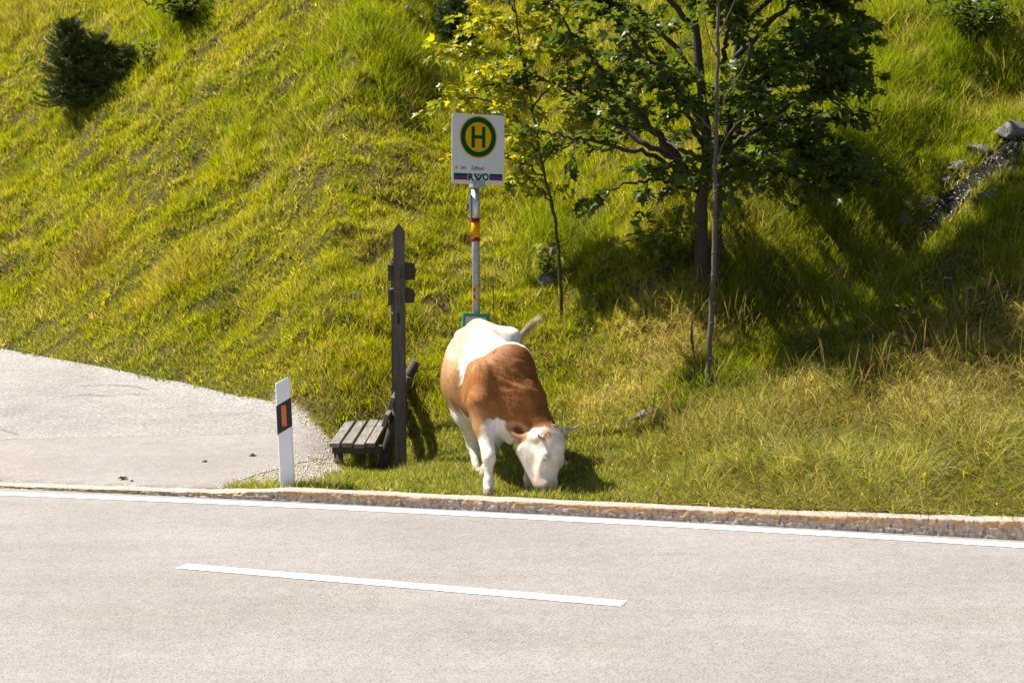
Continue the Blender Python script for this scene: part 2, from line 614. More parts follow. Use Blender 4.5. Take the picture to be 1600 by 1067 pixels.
co = mixc(nt, 1.0, co, rb.outputs[0], 'MULTIPLY')
sp = nt.nodes.new("ShaderNodeSeparateXYZ"); nt.links.new(v, sp.inputs[0])
wob = noise(nt, 2.5, 3, 0.6, v)
ya = nd(nt, "ShaderNodeMath", operation='MULTIPLY_ADD'); nt.links.new(wob.outputs[0], ya.inputs[0]); ya.inputs[1].default_value = 0.08; nt.links.new(sp.outputs[1], ya.inputs[2])
gt = nd(nt, "ShaderNodeMath", operation='GREATER_THAN'); nt.links.new(ya.outputs[0], gt.inputs[0]); gt.inputs[1].default_value = JOINT_Y + 0.04
c = mixc(nt, gt.outputs[0], cnew, co)
sb = nd(nt, "ShaderNodeMath", operation='SUBTRACT'); nt.links.new(ya.outputs[0], sb.inputs[0]); sb.inputs[1].default_value = JOINT_Y + 0.04
ab = nd(nt, "ShaderNodeMath", operation='ABSOLUTE'); nt.links.new(sb.outputs[0], ab.inputs[0])
lt = nd(nt, "ShaderNodeMath", operation='LESS_THAN'); nt.links.new(ab.outputs[0], lt.inputs[0]); lt.inputs[1].default_value = 0.012
jm = nd(nt, "ShaderNodeMath", operation='MULTIPLY'); nt.links.new(lt.outputs[0], jm.inputs[0]); jm.inputs[1].default_value = 0.55
c = mixc(nt, jm.outputs[0], c, (0.16, 0.14, 0.12))
nt.links.new(c, b.inputs["Base Color"])
M_DRIVE = m
dv = []; df = []
dy = np.concatenate([np.linspace(Ykf(-3.2) - 1.5, 17, 70), np.linspace(17.2, _de[0][1] + 20, 40)])
ny, nx = len(dy), 60
for j, y in enumerate(dy):
    xr = float(drive_right(max(y, _ry[0]))) + 0.03 * (float(fbm(y * 4, 3.3, 31)) - 0.5) * 2
    for i in range(nx):
        q = i / (nx - 1)
        x = -26 + (xr + 26) * (1 - (1 - q) ** 2)
        yy = max(y, float(Ykf(x)) + KW - 0.002)
        dv.append((x, yy))
for j in range(ny - 1):
    for i in range(nx - 1):
        a_ = j * nx + i
        df.append([a_, a_ + 1, a_ + nx + 1, a_ + nx])
dv = np.array(dv); dv = np.c_[dv, terr(dv[:, 0], dv[:, 1]) + 0.003 + 0.004 * fbm(dv[:, 0] * 0.9, dv[:, 1] * 0.9, 33)]
tag(mk("driveway", dv, df, M_DRIVE), "light grey side road climbing off to the left", "driveway", kind="structure")

# cracks round the old patch
M_CRACK = plain("crack", (0.13, 0.115, 0.10), 0.95)
for pts in (((95, 622), (130, 619), (165, 621), (200, 619), (238, 622), (250, 618)), ((120, 606), (160, 605), (205, 608), (232, 614)), ((0, 672), (12, 676), (26, 680))):
    w_ = smooth_path([on_drive(*p) for p in pts], 8); w_[:, 2] = terr(w_[:, 0], w_[:, 1]) + 0.008
    ww = 0.010 * (0.3 + RNG.random(len(w_)))
    V = np.vstack([w_ + np.c_[0 * ww, ww, 0 * ww + 0.011 + ww * 0.08], w_ + np.c_[0 * ww, -ww, 0 * ww + 0.011 - ww * 0.08]])
    n = len(w_)
    tag(mk("asphalt_crack", V, [[i, i + 1, n + i + 1, n + i] for i in range(n - 1)], M_CRACK), "dark crack in the old asphalt", "crack", kind="structure")

# ------------------------------------------------------------------ the ground and the hillside
gx = np.concatenate([np.linspace(-120, -11, 40), np.arange(-10.95, 10.2, 0.055), np.linspace(10.3, 120, 40)])
gy = np.concatenate([np.linspace(-60, 9, 14), np.arange(9.1, 32.5, 0.06), np.linspace(32.7, 140, 60)])
X, Y = np.meshgrid(gx, gy, indexing='ij')
Z = terr(X, Y)
Z = np.where(in_drive(X, Y, -0.25), Z - 0.05, Z)
front = Y < Ykf(X) + 0.05
Z = np.where(front, -0.06, Z)
far = sstep(26, 60, Y)
dr = in_drive(X, Y, 0.0); gr = in_poly(X, Y, _gp)
edge = fbm(X * 6, Y * 6, 41)
gravel = np.clip(gr * 1.0, 0, 1)
Cg = np.zeros(X.shape + (3,)); Cg[..., 0] = gravel
Cg[..., 1] = sstep(0.45, 0.65, fbm(X * 1.1, Y * 1.4, 42))
ii = np.arange(X.size).reshape(X.shape)
Fg = np.stack([ii[:-1, :-1], ii[1:, :-1], ii[1:, 1:], ii[:-1, 1:]], -1).reshape(-1, 4)
m, nt, b, o = mat_new("soil")
v = coords(nt, False)
a = nt.nodes.new("ShaderNodeVertexColor"); a.layer_name = "tint"
sep = nt.nodes.new("ShaderNodeSeparateColor"); nt.links.new(a.outputs[0], sep.inputs[0])
n1 = noise(nt, 18, 6, 0.7, v); n2 = noise(nt, 2.2, 5, 0.6, v); n3 = noise(nt, 70, 4, 0.7, v)
soil = ramp(nt, n1.outputs[0], [(0.3, (0.05, 0.036, 0.020)), (0.7, (0.19, 0.145, 0.085))])
moss = ramp(nt, n3.outputs[0], [(0.3, (0.09, 0.080, 0.016)), (0.7, (0.24, 0.215, 0.055))])
mm = ramp(nt, n2.outputs[0], [(0.34, 0.0), (0.55, 1.0)])
c = mixc(nt, mm.outputs[0], soil.outputs[0], moss.outputs[0])
vg = nd(nt, "ShaderNodeTexVoronoi", feature='F1'); vg.inputs["Scale"].default_value = 60; nt.links.new(v, vg.inputs["Vector"])
gv = ramp(nt, vg.outputs["Color"], [(0.0, (0.42, 0.365, 0.285)), (0.6, (0.58, 0.515, 0.42)), (1.0, (0.70, 0.63, 0.53))])
c = mixc(nt, sep.outputs[0], c, gv.outputs[0])
nt.links.new(c, b.inputs["Base Color"]); b.inputs["Roughness"].default_value = 0.95
b.inputs["Specular IOR Level"].default_value = 0.1
bump(nt, b, n3.outputs[0], 0.05, 1.0)
tag(mk("hillside", np.stack([X, Y, Z], -1).reshape(-1, 3), Fg, m, cols=Cg.reshape(-1, 3)), "steep grassy hillside rising behind the road", "hillside", kind="structure")
#@@PART2
# ------------------------------------------------------------------ grass blades
def zone(X, Y, spots):
    s = np.zeros(np.shape(X))
    for (px, py, rx, ry) in spots:
        p = H(px, py)
        s = np.maximum(s, np.exp(-(((X - p[0]) / rx) ** 2 + ((Y - p[1]) / ry) ** 2)))
    return s


DRY_ZONES = [(1520, 590, 0.85, 0.45), (1400, 640, 0.5, 0.25), (1010, 560, 0.42, 0.55), (960, 620, 0.35, 0.35), (1580, 520, 0.6, 0.4), (1250, 610, 0.25, 0.2)]
REED_ZONES = [(120, 430, 0.55, 0.5), (60, 20, 1.6, 0.8), (280, 440, 0.5, 0.3)]
LUSH_ZONES = [(1300, 120, 2.4, 3.0), (1500, 130, 2.2, 3.0), (890, 400, 0.7, 1.2), (1260, 330, 1.0, 1.2), (250, 40, 1.6, 1.2), (560, 40, 2, 1.2),
              (1130, 590, 0.6, 0.5), (1300, 480, 1.2, 1.0)]
BARE_SPOTS = [(290, 305, 0.35, 0.13), (400, 290, 0.3, 0.1), (540, 465, 0.35, 0.12), (310, 260, 0.5, 0.10), (210, 255, 0.5, 0.12), (120, 260, 0.5, 0.12), (420, 265, 0.4, 0.1),
              (520, 175, 0.3, 0.12), (450, 130, 0.3, 0.12), (90, 545, 0.5, 0.12), (40, 530, 0.4, 0.1), (560, 240, 0.3, 0.1), (930, 335, 0.25, 0.2), (640, 330, 0.4, 0.1), (60, 590, 0.3, 0.1)]
STREAM_PX = ((1640, 178), (1600, 222), (1560, 255), (1520, 285), (1490, 315), (1465, 340), (1438, 368))
_st = np.array([H(*p) for p in STREAM_PX])


def stream_dist(X, Y):
    d = np.full(np.shape(X), 9.0)
    for i in range(len(_st) - 1):
        d = np.minimum(d, seg_dist(X, Y, _st[i][:2], _st[i + 1][:2]))
    return d


def tufts(n_try, seed):
    r = np.random.default_rng(seed)
    Y = 9.8 + 21.5 * r.random(n_try) ** 1.18
    X = (r.random(n_try) * 2 - 1) * (Y * 0.356 + 1.3)
    t = Y - Ykf(X) - KW
    ok = (t > 0.01) & ~in_drive(X, Y, 0.02)
    gr = in_poly(X, Y, _gp)
    ok &= ~(gr & (vnoise(X * 7, Y * 7, 51) < 0.86))
    ok &= stream_dist(X, Y) > 0.13
    d = Y - Ytoe(X)
    hillm = sstep(0.0, 1.0, d)
    # clumpy growth with thin places between
    cl = fbm(X * 2.3 + Y * 0.6, Y * 3.0, 52, 3)
    keep = np.where(hillm > 0.3, sstep(0.26, 0.46, cl) * 0.72 + 0.28, 0.35 + 0.65 * sstep(0.3, 0.5, cl))
    bare = np.clip(zone(X, Y, BARE_SPOTS), 0, 1)
    keep = keep * (1 - 0.92 * sstep(0.3, 0.7, bare))
    ok &= r.random(n_try) < keep
    X = X[ok]; Y = Y[ok]
    return X, Y, d[ok], t[ok], cl[ok], r


PAL = np.array([(0.46, 0.445, 0.003), (0.28, 0.345, 0.003), (0.11, 0.175, 0.004), (0.60, 0.49, 0.22), (0.24, 0.145, 0.06), (0.30, 0.33, 0.11)])


def grass(name, n_try, seed, nb, label, cat, far_thin=True):
    X, Y, d, t, cl, r = tufts(n_try, seed)
    n = len(X)
    Z = terr(X, Y)
    hillm = sstep(0.0, 1.0, d)
    dry = zone(X, Y, DRY_ZONES); reed = zone(X, Y, REED_ZONES); lush = zone(X, Y, LUSH_ZONES)
    n1 = fbm(X * 0.7, Y * 0.9, 61); n2 = fbm(X * 2.6, Y * 3.4, 62); n3 = r.random(n)
    big = sstep(0.45, 0.62, fbm(X * 1.1 + 5, Y * 1.5, 63))
    L = 0.075 + 0.08 * big + 0.05 * r.random(n)
    verge = 1 - sstep(-0.6, 0.8, d)
    rightv = sstep(0.6, 2.2, X)
    L = L * (1 - verge) + verge * (0.055 + 0.05 * r.random(n) + 0.36 * rightv * sstep(0.3, 0.7, n2) * sstep(0.1, 0.9, t) + 0.04 * sstep(0.5, 0.65, n2))
    L = L * (1 + 1.3 * lush) + 0.24 * dry + 0.30 * reed
    # colour shares: yellow green, green, deep green, straw, brown
    w = np.zeros((n, 6))
    w[:, 0] = 0.55 * sstep(0.35, 0.6, n1) + 0.35
    w[:, 1] = 0.42 + 0.5 * lush + 0.15 * verge
    w[:, 2] = 0.08 + 0.65 * sstep(0.50, 0.68, fbm(X * 1.3, Y * 1.6, 64)) + 0.35 * lush + 0.18 * verge
    w[:, 3] = 0.09 + 0.42 * sstep(0.5, 0.7, n2) + 3.0 * dry + 0.8 * reed + verge * (0.26 + 1.1 * rightv * sstep(0.4, 0.65, n2))
    w[:, 4] = 0.07 + 0.30 * sstep(0.55, 0.7, fbm(X * 1.9, Y * 2.2, 65)) + 0.7 * reed
    w[:, 5] = 1.5 * verge * (0.4 + n2)
    w[:, 0] *= (1 - 0.8 * lush) * (1 - 0.75 * verge)
    # one tuft -> nb blades
    rep = np.repeat(np.arange(n), nb); N = n * nb
    ww = w / w.sum(1)[:, None]; cw = np.cumsum(ww, 1)
    tuftpick = (r.random(n)[:, None] > cw).sum(1); pick = (r.random(N)[:, None] > cw[rep]).sum(1)
    pick = np.where(r.random(N) < 0.62, tuftpick[rep], pick)
    pick = np.clip(pick, 0, 5)
    vr = (0.55 * verge)[rep]
    col = PAL[pick] * ((0.72 - 0.4 * vr) + (0.56 + 0.9 * vr) * r.random(N))[:, None] * (0.85 + 0.3 * n3[rep])[:, None]
    depth = np.clip(Y[rep] / 12.0, 0.9, 2.0)
    az = r.random(N) * 2 * np.pi
    rr = np.sqrt(r.random(N)) * (0.035 + 0.02 * depth)
    ox = np.cos(az) * rr; oy = np.sin(az) * rr
    P = np.stack([X[rep] + ox, Y[rep] + oy, np.zeros(N)], 1)
    P[:, 2] = terr(P[:, 0], P[:, 1]) - 0.008
    az2 = az + (r.random(N) - 0.5) * 1.8
    tilt = (0.12 + 0.75 * r.random(N)) * (1 + 0.4 * dry[rep] + 0.35 * (verge * rightv)[rep])
    lean = np.stack([0.10 + 0.55 * dry[rep], -0.22 * hillm[rep] - 0.25 * dry[rep], 0 * tilt], 1)
    D = np.stack([np.cos(az2) * np.sin(tilt), np.sin(az2) * np.sin(tilt), np.cos(tilt)], 1) + lean
    D /= np.linalg.norm(D, axis=1)[:, None]
    Lb = L[rep] * (0.55 + 0.75 * r.random(N))
    W = (0.0024 + 0.0019 * r.random(N)) * depth ** 0.8
    herb = (r.random(n) < 0.10 + 0.10 * verge)[rep] & (dry[rep] < 0.4)
    W = np.where(herb, W * 3.2, W); Lb = np.where(herb, np.minimum(Lb, 0.06 + 0.03 * depth), Lb)
    hd = D.copy(); hd[:, 2] = 0; hd /= np.linalg.norm(hd, axis=1)[:, None] + 1e-9
    droop = (0.10 + 0.30 * r.random(N) + 0.75 * dry[rep] + 0.55 * (verge * rightv)[rep] * r.random(N) + 0.25 * reed[rep] * r.random(N)) * Lb
    th = r.random(N) * np.pi
    S = np.stack([np.cos(th), np.sin(th), 0 * th], 1)
    S = S - D * (S * D).sum(1)[:, None]; S /= np.linalg.norm(S, axis=1)[:, None] + 1e-9
    M1 = P + D * (Lb * 0.55)[:, None] + hd * (droop * 0.12)[:, None] - np.array([0, 0, 1.0]) * (droop * 0.12)[:, None]
    T = P + D * (Lb)[:, None] + hd * (droop * 0.35)[:, None] - np.array([0, 0, 1.0]) * (droop * 0.62)[:, None]
    hw = (W * 0.5)[:, None]
    V = np.empty((N, 5, 3))
    V[:, 0] = P - S * hw; V[:, 1] = P + S * hw; V[:, 2] = M1 + S * hw * 0.85; V[:, 3] = M1 - S * hw * 0.85; V[:, 4] = T
    b0 = np.arange(N) * 5
    q = np.stack([b0, b0 + 1, b0 + 2, b0 + 3], 1); tr = np.stack([b0 + 3, b0 + 2, b0 + 4], 1)
    C = np.repeat(col, 5, axis=0)
    o = mk(name, V.reshape(-1, 3), [q, tr], M_GRASS, None, True, C)
    tag(o, label, cat, kind="stuff")
    return N




def litter(n, seed):
    """flat dead blades and stubble between the tufts"""
    r = np.random.default_rng(seed)
    Y = 9.8 + 21.5 * r.random(n) ** 1.18; X = (r.random(n) * 2 - 1) * (Y * 0.356 + 1.3)
    t = Y - Ykf(X) - KW
    ok = (t > 0.01) & ~in_drive(X, Y, 0.0) & ~(in_poly(X, Y, _gp) & (r.random(n) < 0.97)) & (stream_dist(X, Y) > 0.12)
    X = X[ok]; Y = Y[ok]; n = len(X)
    P = np.stack([X, Y, terr(X, Y) + 0.004], 1)
    az = r.random(n) * 2 * np.pi; el = 0.15 + 0.9 * r.random(n) ** 2
    D = np.stack([np.cos(az) * np.cos(el), np.sin(az) * np.cos(el) - 0.35, np.sin(el)], 1)
    rv = sstep(0.6, 2.2, X) * (1 - sstep(-0.4, 1.2, Y - Ytoe(X)))
    L = (0.04 + 0.07 * r.random(n)) * (1 + 2.2 * rv * (r.random(n) < 0.5)); W = (0.004 + 0.004 * r.random(n)) * np.clip(Y / 12, 0.9, 1.8)
    S = np.cross(D, r.normal(size=(n, 3))); S /= np.linalg.norm(S, axis=1)[:, None]
    V = np.empty((n, 3, 3)); V[:, 0] = P - S * W[:, None] / 2; V[:, 1] = P + S * W[:, None] / 2; V[:, 2] = P + D * L[:, None]
    pal = np.array([(0.30, 0.22, 0.11), (0.16, 0.11, 0.055), (0.30, 0.30, 0.02), (0.44, 0.35, 0.19), (0.20, 0.26, 0.01)])
    col = pal[r.integers(5, size=n)] * (0.6 + 0.7 * r.random(n))[:, None]
    tag(mk("dry_litter", V.reshape(-1, 3), np.arange(n * 3).reshape(n, 3), M_GRASS, None, False, np.repeat(col, 3, axis=0)), "dead blades and stubble lying between the grass tufts", "grass", kind="stuff")


litter(520000, 75)
GRASS_N = grass("grass", 135000, 71, 12, "thick yellow green grass covering the hillside and the verge", "grass")


# seeding stalks that stand above the grass, thin and straw coloured
def stalks(name, n, seed, label):
    r = np.random.default_rng(seed)
    spots = [(1420, 470, 1.2, 0.8), (1280, 500, 1.1, 0.7), (1120, 545, 0.8, 0.4), (1560, 560, 0.9, 0.6), (1350, 660, 1.3, 0.6), (960, 590, 0.6, 0.5),
             (110, 430, 0.35, 0.3), (140, 420, 0.3, 0.3), (60, 20, 1.5, 0.6), (560, 610, 1.5, 0.5), (1050, 690, 1.5, 0.5), (1400, 700, 1.6, 0.5), (1250, 690, 1.5, 0.5), (1500, 620, 1.0, 0.5)]
    V = []; Cc = []; Fq = []; k = 0
    for i in range(n):
        sx = spots[r.integers(len(spots))]; p = H(sx[0], sx[1])
        x = p[0] + r.normal() * sx[2] * 0.6; y = p[1] + r.normal() * sx[3] * 0.6
        if bool(in_drive(np.array(x), np.array(y), 0.1)) or y < float(Ykf(x)) + KW + 0.15: continue
        h = 0.25 + 0.4 * r.random(); a = r.random() * 6.28; lean = 0.06 + 0.22 * r.random()
        z0 = float(terr(x, y))
        pts = [np.array([x + math.cos(a) * lean * q * q, y + math.sin(a) * lean * q * q, z0 + h * q * (1 - 0.15 * q * lean * 3)]) for q in np.linspace(0, 1, 6)]
        c = np.array((0.38, 0.27, 0.12)) * (0.5 + 0.7 * r.random()) if r.random() < 0.75 else np.array((0.22, 0.22, 0.04))
        wv = np.array([0.0016, 0.0015, 0.0014, 0.0028, 0.0050, 0.0008])
        for ang in (0.4, 1.97):
            s = np.array([math.cos(ang), math.sin(ang), 0])
            for q in range(6):
                V.append(pts[q] - s * wv[q]); V.append(pts[q] + s * wv[q]); Cc += [c, c]
            for q in range(5):
                Fq.append([k + 2 * q, k + 2 * q + 1, k + 2 * q + 3, k + 2 * q + 2])
            k += 12
    tag(mk(name, np.array(V), Fq, M_GRASS, None, True, np.array(Cc)), label, "grass", kind="stuff")


stalks("seed_grass", 1500, 73, "thin straw coloured seed stalks standing above the grass")


# ------------------------------------------------------------------ leaves
def leaf_outline(kind):
    if kind == "maple":
        h = [(0.03, 0.0), (0.22, -0.06), (0.30, 0.05), (0.50, 0.10), (0.34, 0.24), (0.44, 0.34), (0.60, 0.58), (0.38, 0.54), (0.20, 0.52), (0.20, 0.70), (0.10, 0.84)]
    elif kind == "oval":
        h = [(0.02, 0.0), (0.16, 0.15), (0.24, 0.4), (0.20, 0.7)]
    else:
        h = [(0.02, 0.0), (0.12, 0.2), (0.16, 0.45), (0.10, 0.8)]
    o = h + [(0.0, 1.0)] + [(-a, c) for a, c in reversed(h)]
    return np.array(o)


def leaf_mesh(name, P, D, Nn, size, col, mat, parent, kind="maple"):
    """a leaf at each P, pointing along D, its upper side along Nn"""
    o = leaf_outline(kind); k = len(o); n = len(P)
    D = D / np.linalg.norm(D, axis=1)[:, None]
    Sd = np.cross(D, Nn); Sd /= np.linalg.norm(Sd, axis=1)[:, None] + 1e-9
    Nn = np.cross(Sd, D)
    U = np.r_[o[:, 0], 0.0]; W = np.r_[o[:, 1], 0.38]
    fold = 0.35
    V = P[:, None, :] + size[:, None, None] * (U[None, :, None] * Sd[:, None, :] + W[None, :, None] * D[:, None, :]
                                             + (fold * np.abs(U) - 0.25 * W * W)[None, :, None] * Nn[:, None, :])
    b = np.arange(n) * (k + 1)
    tri = np.concatenate([np.stack([b + k, b + i, b + (i + 1) % k], 1) for i in range(k)])
    return mk(name, V.reshape(-1, 3), tri, mat, parent, False, np.repeat(col, k + 1, axis=0))


def limb_path(pts, k=6, wob=0.03, r=None):
    p = smooth_path(pts, k)
    r = r or RNG
    n = len(p)
    p[1:-1] += (r.random((n - 2, 3)) - 0.5) * wob
    return p


def sprout(limb, n_twig, tlen, nleaf, r, start=0.3, up=0.15, fan=1.0):
    """side twigs of a limb and the places of their leaves"""
    tw = []; LP = []; LD = []
    m = len(limb)
    for i in range(n_twig):
        q = start + (1 - start) * (i + r.random()) / n_twig
        f = q * (m - 1); a = int(min(f, m - 2)); base = limb[a] + (limb[a + 1] - limb[a]) * (f - a)
        t = limb[a + 1] - limb[a]; t = t / (np.linalg.norm(t) + 1e-9)
        rv = r.normal(size=3); rv[2] *= 0.55
        d = t * 0.7 + rv * fan * 0.75 + np.array([0, 0, up]); d /= np.linalg.norm(d)
        L = tlen * (0.5 + 0.8 * r.random())
        pts = [base + d * L * s + np.array([0, 0, -0.22 * L * s * s]) + r.normal(size=3) * 0.012 for s in np.linspace(0, 1, 5)]
        tw.append(np.array(pts))
        for j in range(nleaf):
            s = 0.18 + 0.82 * (j + r.random()) / nleaf
            k = int(min(s * 4, 3)); b = pts[k] + (pts[k + 1] - pts[k]) * (s * 4 - k)
            side = r.normal(size=3); side[2] = side[2] * 0.3 - 0.25
            dd = d * 0.8 + side * 0.8; dd /= np.linalg.norm(dd)
            LP.append(b + dd * 0.03 + r.normal(size=3) * 0.02); LD.append(dd)
    return tw, LP, LD


def build_tree(name, loc, label, cat, trunk_paths, limbs, r, leaf_size, pal, twig_n, twig_l, leaf_n, mat_bark, group=None, leaf_kind="maple", start=0.3, twig_r=0.006):
    root = thing(name, loc, label, cat, group)
    tb = MB()
    for pts, r0, r1 in trunk_paths:
        p = limb_path(pts, 8, 0.02, r); rr = np.linspace(r0, r1, len(p)) * (1 + 0.10 * (r.random(len(p)) - 0.5))
        rr[0] *= 1.25
        tb.tube(p, rr, 12)
    tb.build("trunk", mat_bark, root, True)
    TW = MB(); LP = []; LD = []
    for pts, r0, r1, mul in limbs:
        p = limb_path(pts, 7, 0.05, r)
        mb = MB(); mb.tube(p, np.linspace(r0, r1, len(p)), 8); mb.build("limb", mat_bark, root, True)
        tw, lp, ld = sprout(p, max(2, int(twig_n * mul)), twig_l, leaf_n, r, start)
        for t in tw:
            TW.tube(t, np.linspace(twig_r, twig_r * 0.4, len(t)), 5)
        LP += lp; LD += ld
    TW.build("twigs", M_TWIG, root, True)
    LP = np.array(LP); LD = np.array(LD); n = len(LP)
    Nn = np.array([0, 0, 1.0]) + r.normal(size=(n, 3)) * 0.42
    LD[:, 2] -= 0.18
    size = leaf_size * (0.55 + 0.75 * r.random(n))
    pick = r.random(n)
    col = np.array([pal[min(int(v * len(pal)), len(pal) - 1)] for v in pick]) * (0.75 + 0.5 * r.random(n))[:, None]
    leaf_mesh("crown", LP, LD, Nn, size, col, M_LEAF, root, leaf_kind)
    return root, n


r = np.random.default_rng(21)
tb_ = H(1104, 448); TY = tb_[1]
b_ = lambda px, py, dy=0.0: At(px, py, TY + dy)
base = np.array([tb_[0], TY, tb_[2] - 0.15])
tr_paths = [([base + (-0.05, 0, 0), b_(1095, 330), b_(1104, 240, -0.05), b_(1092, 100, -0.1), b_(1078, -40, -0.1), b_(1070, -260, 0)], 0.074, 0.028),
            ([base + (0.12, 0.05, 0), b_(1122, 330, 0.05), b_(1136, 240, 0.1), b_(1150, 100, 0.15), b_(1165, -80, 0.2), b_(1180, -320, 0.1)], 0.052, 0.024)]
limbs = []
def lb(a, c_, r0=0.038, mul=1.0): limbs.append(([b_(*q) for q in a], r0, 0.008, mul))
lb([(1085, 275), (1030, 215, -0.2), (975, 150, -0.4), (915, 75, -0.5), (845, -10, -0.6)], 0, 0.05, 1.3)
lb([(1085, 265), (1010, 225, -0.1), (945, 185, 0.2), (880, 140, 0.4), (820, 110, 0.5)], 0, 0.04, 1.1)
lb([(1088, 290), (1020, 245, -0.3), (950, 225, -0.5), (890, 215, -0.7), (845, 205, -0.7)], 0, 0.030, 0.6)
lb([(1090, 300), (1040, 285, -0.5), (985, 285, -0.8), (935, 300, -0.9)], 0, 0.022, 0.3)
lb([(1100, 200), (1060, 140, -0.5), (1015, 90, -0.9), (970, 40, -1.1)], 0, 0.035)
lb([(1095, 130), (1040, 60, 0.2), (985, 20, 0.4), (925, -20, 0.5)], 0, 0.035)
lb([(1090, 60), (1030, -20, -0.2), (960, -70, -0.3), (880, -110, -0.3)], 0, 0.035, 0.5)
lb([(1100, 230), (1080, 190, -0.7), (1062, 150, -1.1), (1050, 110, -1.4)], 0, 0.03, 1.1)
lb([(1120, 240), (1150, 200, -0.6), (1175, 160, -1.0), (1195, 130, -1.3)], 0, 0.03, 1.5)
lb([(1135, 235), (1205, 185, -0.3), (1270, 140, -0.5), (1320, 122, -0.6)], 0, 0.036, 1.5)
lb([(1132, 265), (1215, 235, -0.3), (1275, 225, -0.4), (1325, 238, -0.5)], 0, 0.034, 1.5)
lb([(1128, 285), (1200, 268, 0.1), (1260, 262, 0.1), (1305, 288, 0.1)], 0, 0.032, 1.3)
lb([(1145, 150), (1230, 95, 0.2), (1285, 60, 0.2), (1315, 75, 0.2)], 0, 0.034, 1.5)
lb([(1150, 90), (1220, 20, -0.2), (1270, -10, -0.3), (1300, 20, -0.3)], 0, 0.034, 1.5)
lb([(1140, 180), (1200, 140, 0.6), (1250, 110, 1.0), (1300, 100, 1.2)], 0, 0.03, 1.0)
lb([(1135, 230), (1180, 215, 0.7), (1225, 205, 1.1), (1260, 210, 1.3)], 0, 0.03, 1.4)
lb([(1100, 250), (1060, 230, 0.6), (1010, 200, 1.0), (970, 170, 1.3)], 0, 0.03, 0.5)
lb([(1120, 280), (1135, 262, -0.5), (1165, 252, -0.9), (1190, 262, -1.2)], 0, 0.026, 1.3)
lb([(1105, 285), (1085, 262, -0.5), (1060, 255, -0.9), (1035, 262, -1.2)], 0, 0.026, 0.5)
lb([(1160, 0), (1200, -80, -0.5), (1250, -140, -0.8), (1300, -170, -1.0)], 0, 0.03, 1.2)
lb([(1080, 0), (1050, -80, -0.6), (1020, -150, -0.9), (990, -200, -1.0)], 0, 0.03, 0.5)
lb([(1170, -100), (1220, -180, 0.5), (1260, -250, 0.8), (1290, -300, 0.9)], 0, 0.03, 1.2)
lb([(1075, -100), (1040, -180, 0.5), (1000, -250, 0.8), (960, -300, 0.9)], 0, 0.03, 0.5)
lb([(1130, 110), (1135, 60, -0.8), (1140, 20, -1.2), (1145, -30, -1.4)], 0, 0.03, 1.2)
lb([(1170, -120), (1160, -220, 0), (1150, -310, 0), (1140, -400, 0)], 0, 0.03, 1.2)
lb([(1150, 60), (1240, -40, 0.7), (1310, -90, 0.9), (1370, -110, 1.0)], 0, 0.03, 1.0)
DARK_LEAF = [(0.055, 0.100, 0.018), (0.075, 0.125, 0.02), (0.10, 0.145, 0.02), (0.045, 0.08, 0.016), (0.13, 0.165, 0.018)]
rq = np.random.default_rng(29)
for k in range(16):                                     # the upper crown, above the picture
    y0 = -60 - 300 * rq.random(); a = 1.9 * (rq.random() * 2 - 1); x0 = 1130 + 50 * (rq.random() - 0.5)
    sp_x = 150 + 170 * rq.random(); sp_y = 0.2 + 1.2 * math.sin(a)
    lb([(x0, y0), (x0 + 0.35 * sp_x * math.cos(a), y0 - 30, 0.35 * sp_y), (x0 + 0.7 * sp_x * math.cos(a), y0 - 50, 0.7 * sp_y), (x0 + sp_x * math.cos(a), y0 - 55, sp_y)], 0, 0.026, 1.5)
lb([(1165, -60), (1230, -70, 0.3), (1320, -80, 0.5), (1400, -75, 0.6)], 0, 0.03, 1.4)
lb([(1170, -150), (1250, -170, 0.3), (1340, -190, 0.5), (1420, -190, 0.6)], 0, 0.03, 1.4)
lb([(1140, 215), (1200, 195, 0.3), (1240, 180, 0.4), (1280, 185, 0.4)], 0, 0.026, 1.2)
lb([(1140, 130), (1190, 90, -0.4), (1240, 70, -0.7), (1290, 60, -0.8)], 0, 0.026, 1.2)
tree_root, nl = build_tree("maple_tree", base, "large dark leafed maple with two stems rising from the shaded slope", "tree", tr_paths, limbs, r, 0.100, DARK_LEAF, 16, 0.50, 18, M_BARK)

# young maple with bright leaves, behind the stop sign
r = np.random.default_rng(22)
yb = H(880, 540); TY = yb[1] + 0.0
TY += 0.35
base2 = np.array([yb[0], TY, yb[2] - 0.1])
tr2 = [([base2, b_(875, 430), b_(866, 340, 0.1), b_(848, 262, 0.2), b_(832, 170, 0.3), b_(812, 70, 0.4), b_(798, -60, 0.4)], 0.021, 0.008)]
limbs = []
lb([(866, 335, 0.1), (850, 300, 0.2), (832, 280, 0.3), (815, 270, 0.4)], 0, 0.012, 0.5)
lb([(852, 275, 0.2), (815, 255, 0.3), (790, 245, 0.5), (765, 235, 0.8)], 0, 0.012, 0.9)
lb([(848, 255, 0.2), (870, 215, 0.1), (888, 190, 0.0), (900, 170, -0.1)], 0, 0.012, 0.7)
lb([(838, 205, 0.3), (800, 180, 0.5), (760, 160, 0.7), (718, 150, 0.9)], 0, 0.012, 1.0)
lb([(832, 170, 0.3), (862, 130, 0.3), (885, 100, 0.3), (905, 75, 0.3)], 0, 0.012, 0.8)
lb([(826, 140, 0.3), (790, 110, 0.6), (750, 90, 0.8), (712, 78, 1.0)], 0, 0.012, 1.0)
lb([(820, 105, 0.4), (850, 60, 0.4), (868, 30, 0.4), (880, 0, 0.4)], 0, 0.012, 0.8)
lb([(812, 70, 0.4), (790, 50, 0.6), (772, 40, 0.7), (760, 36, 0.8)], 0, 0.012, 1.0)
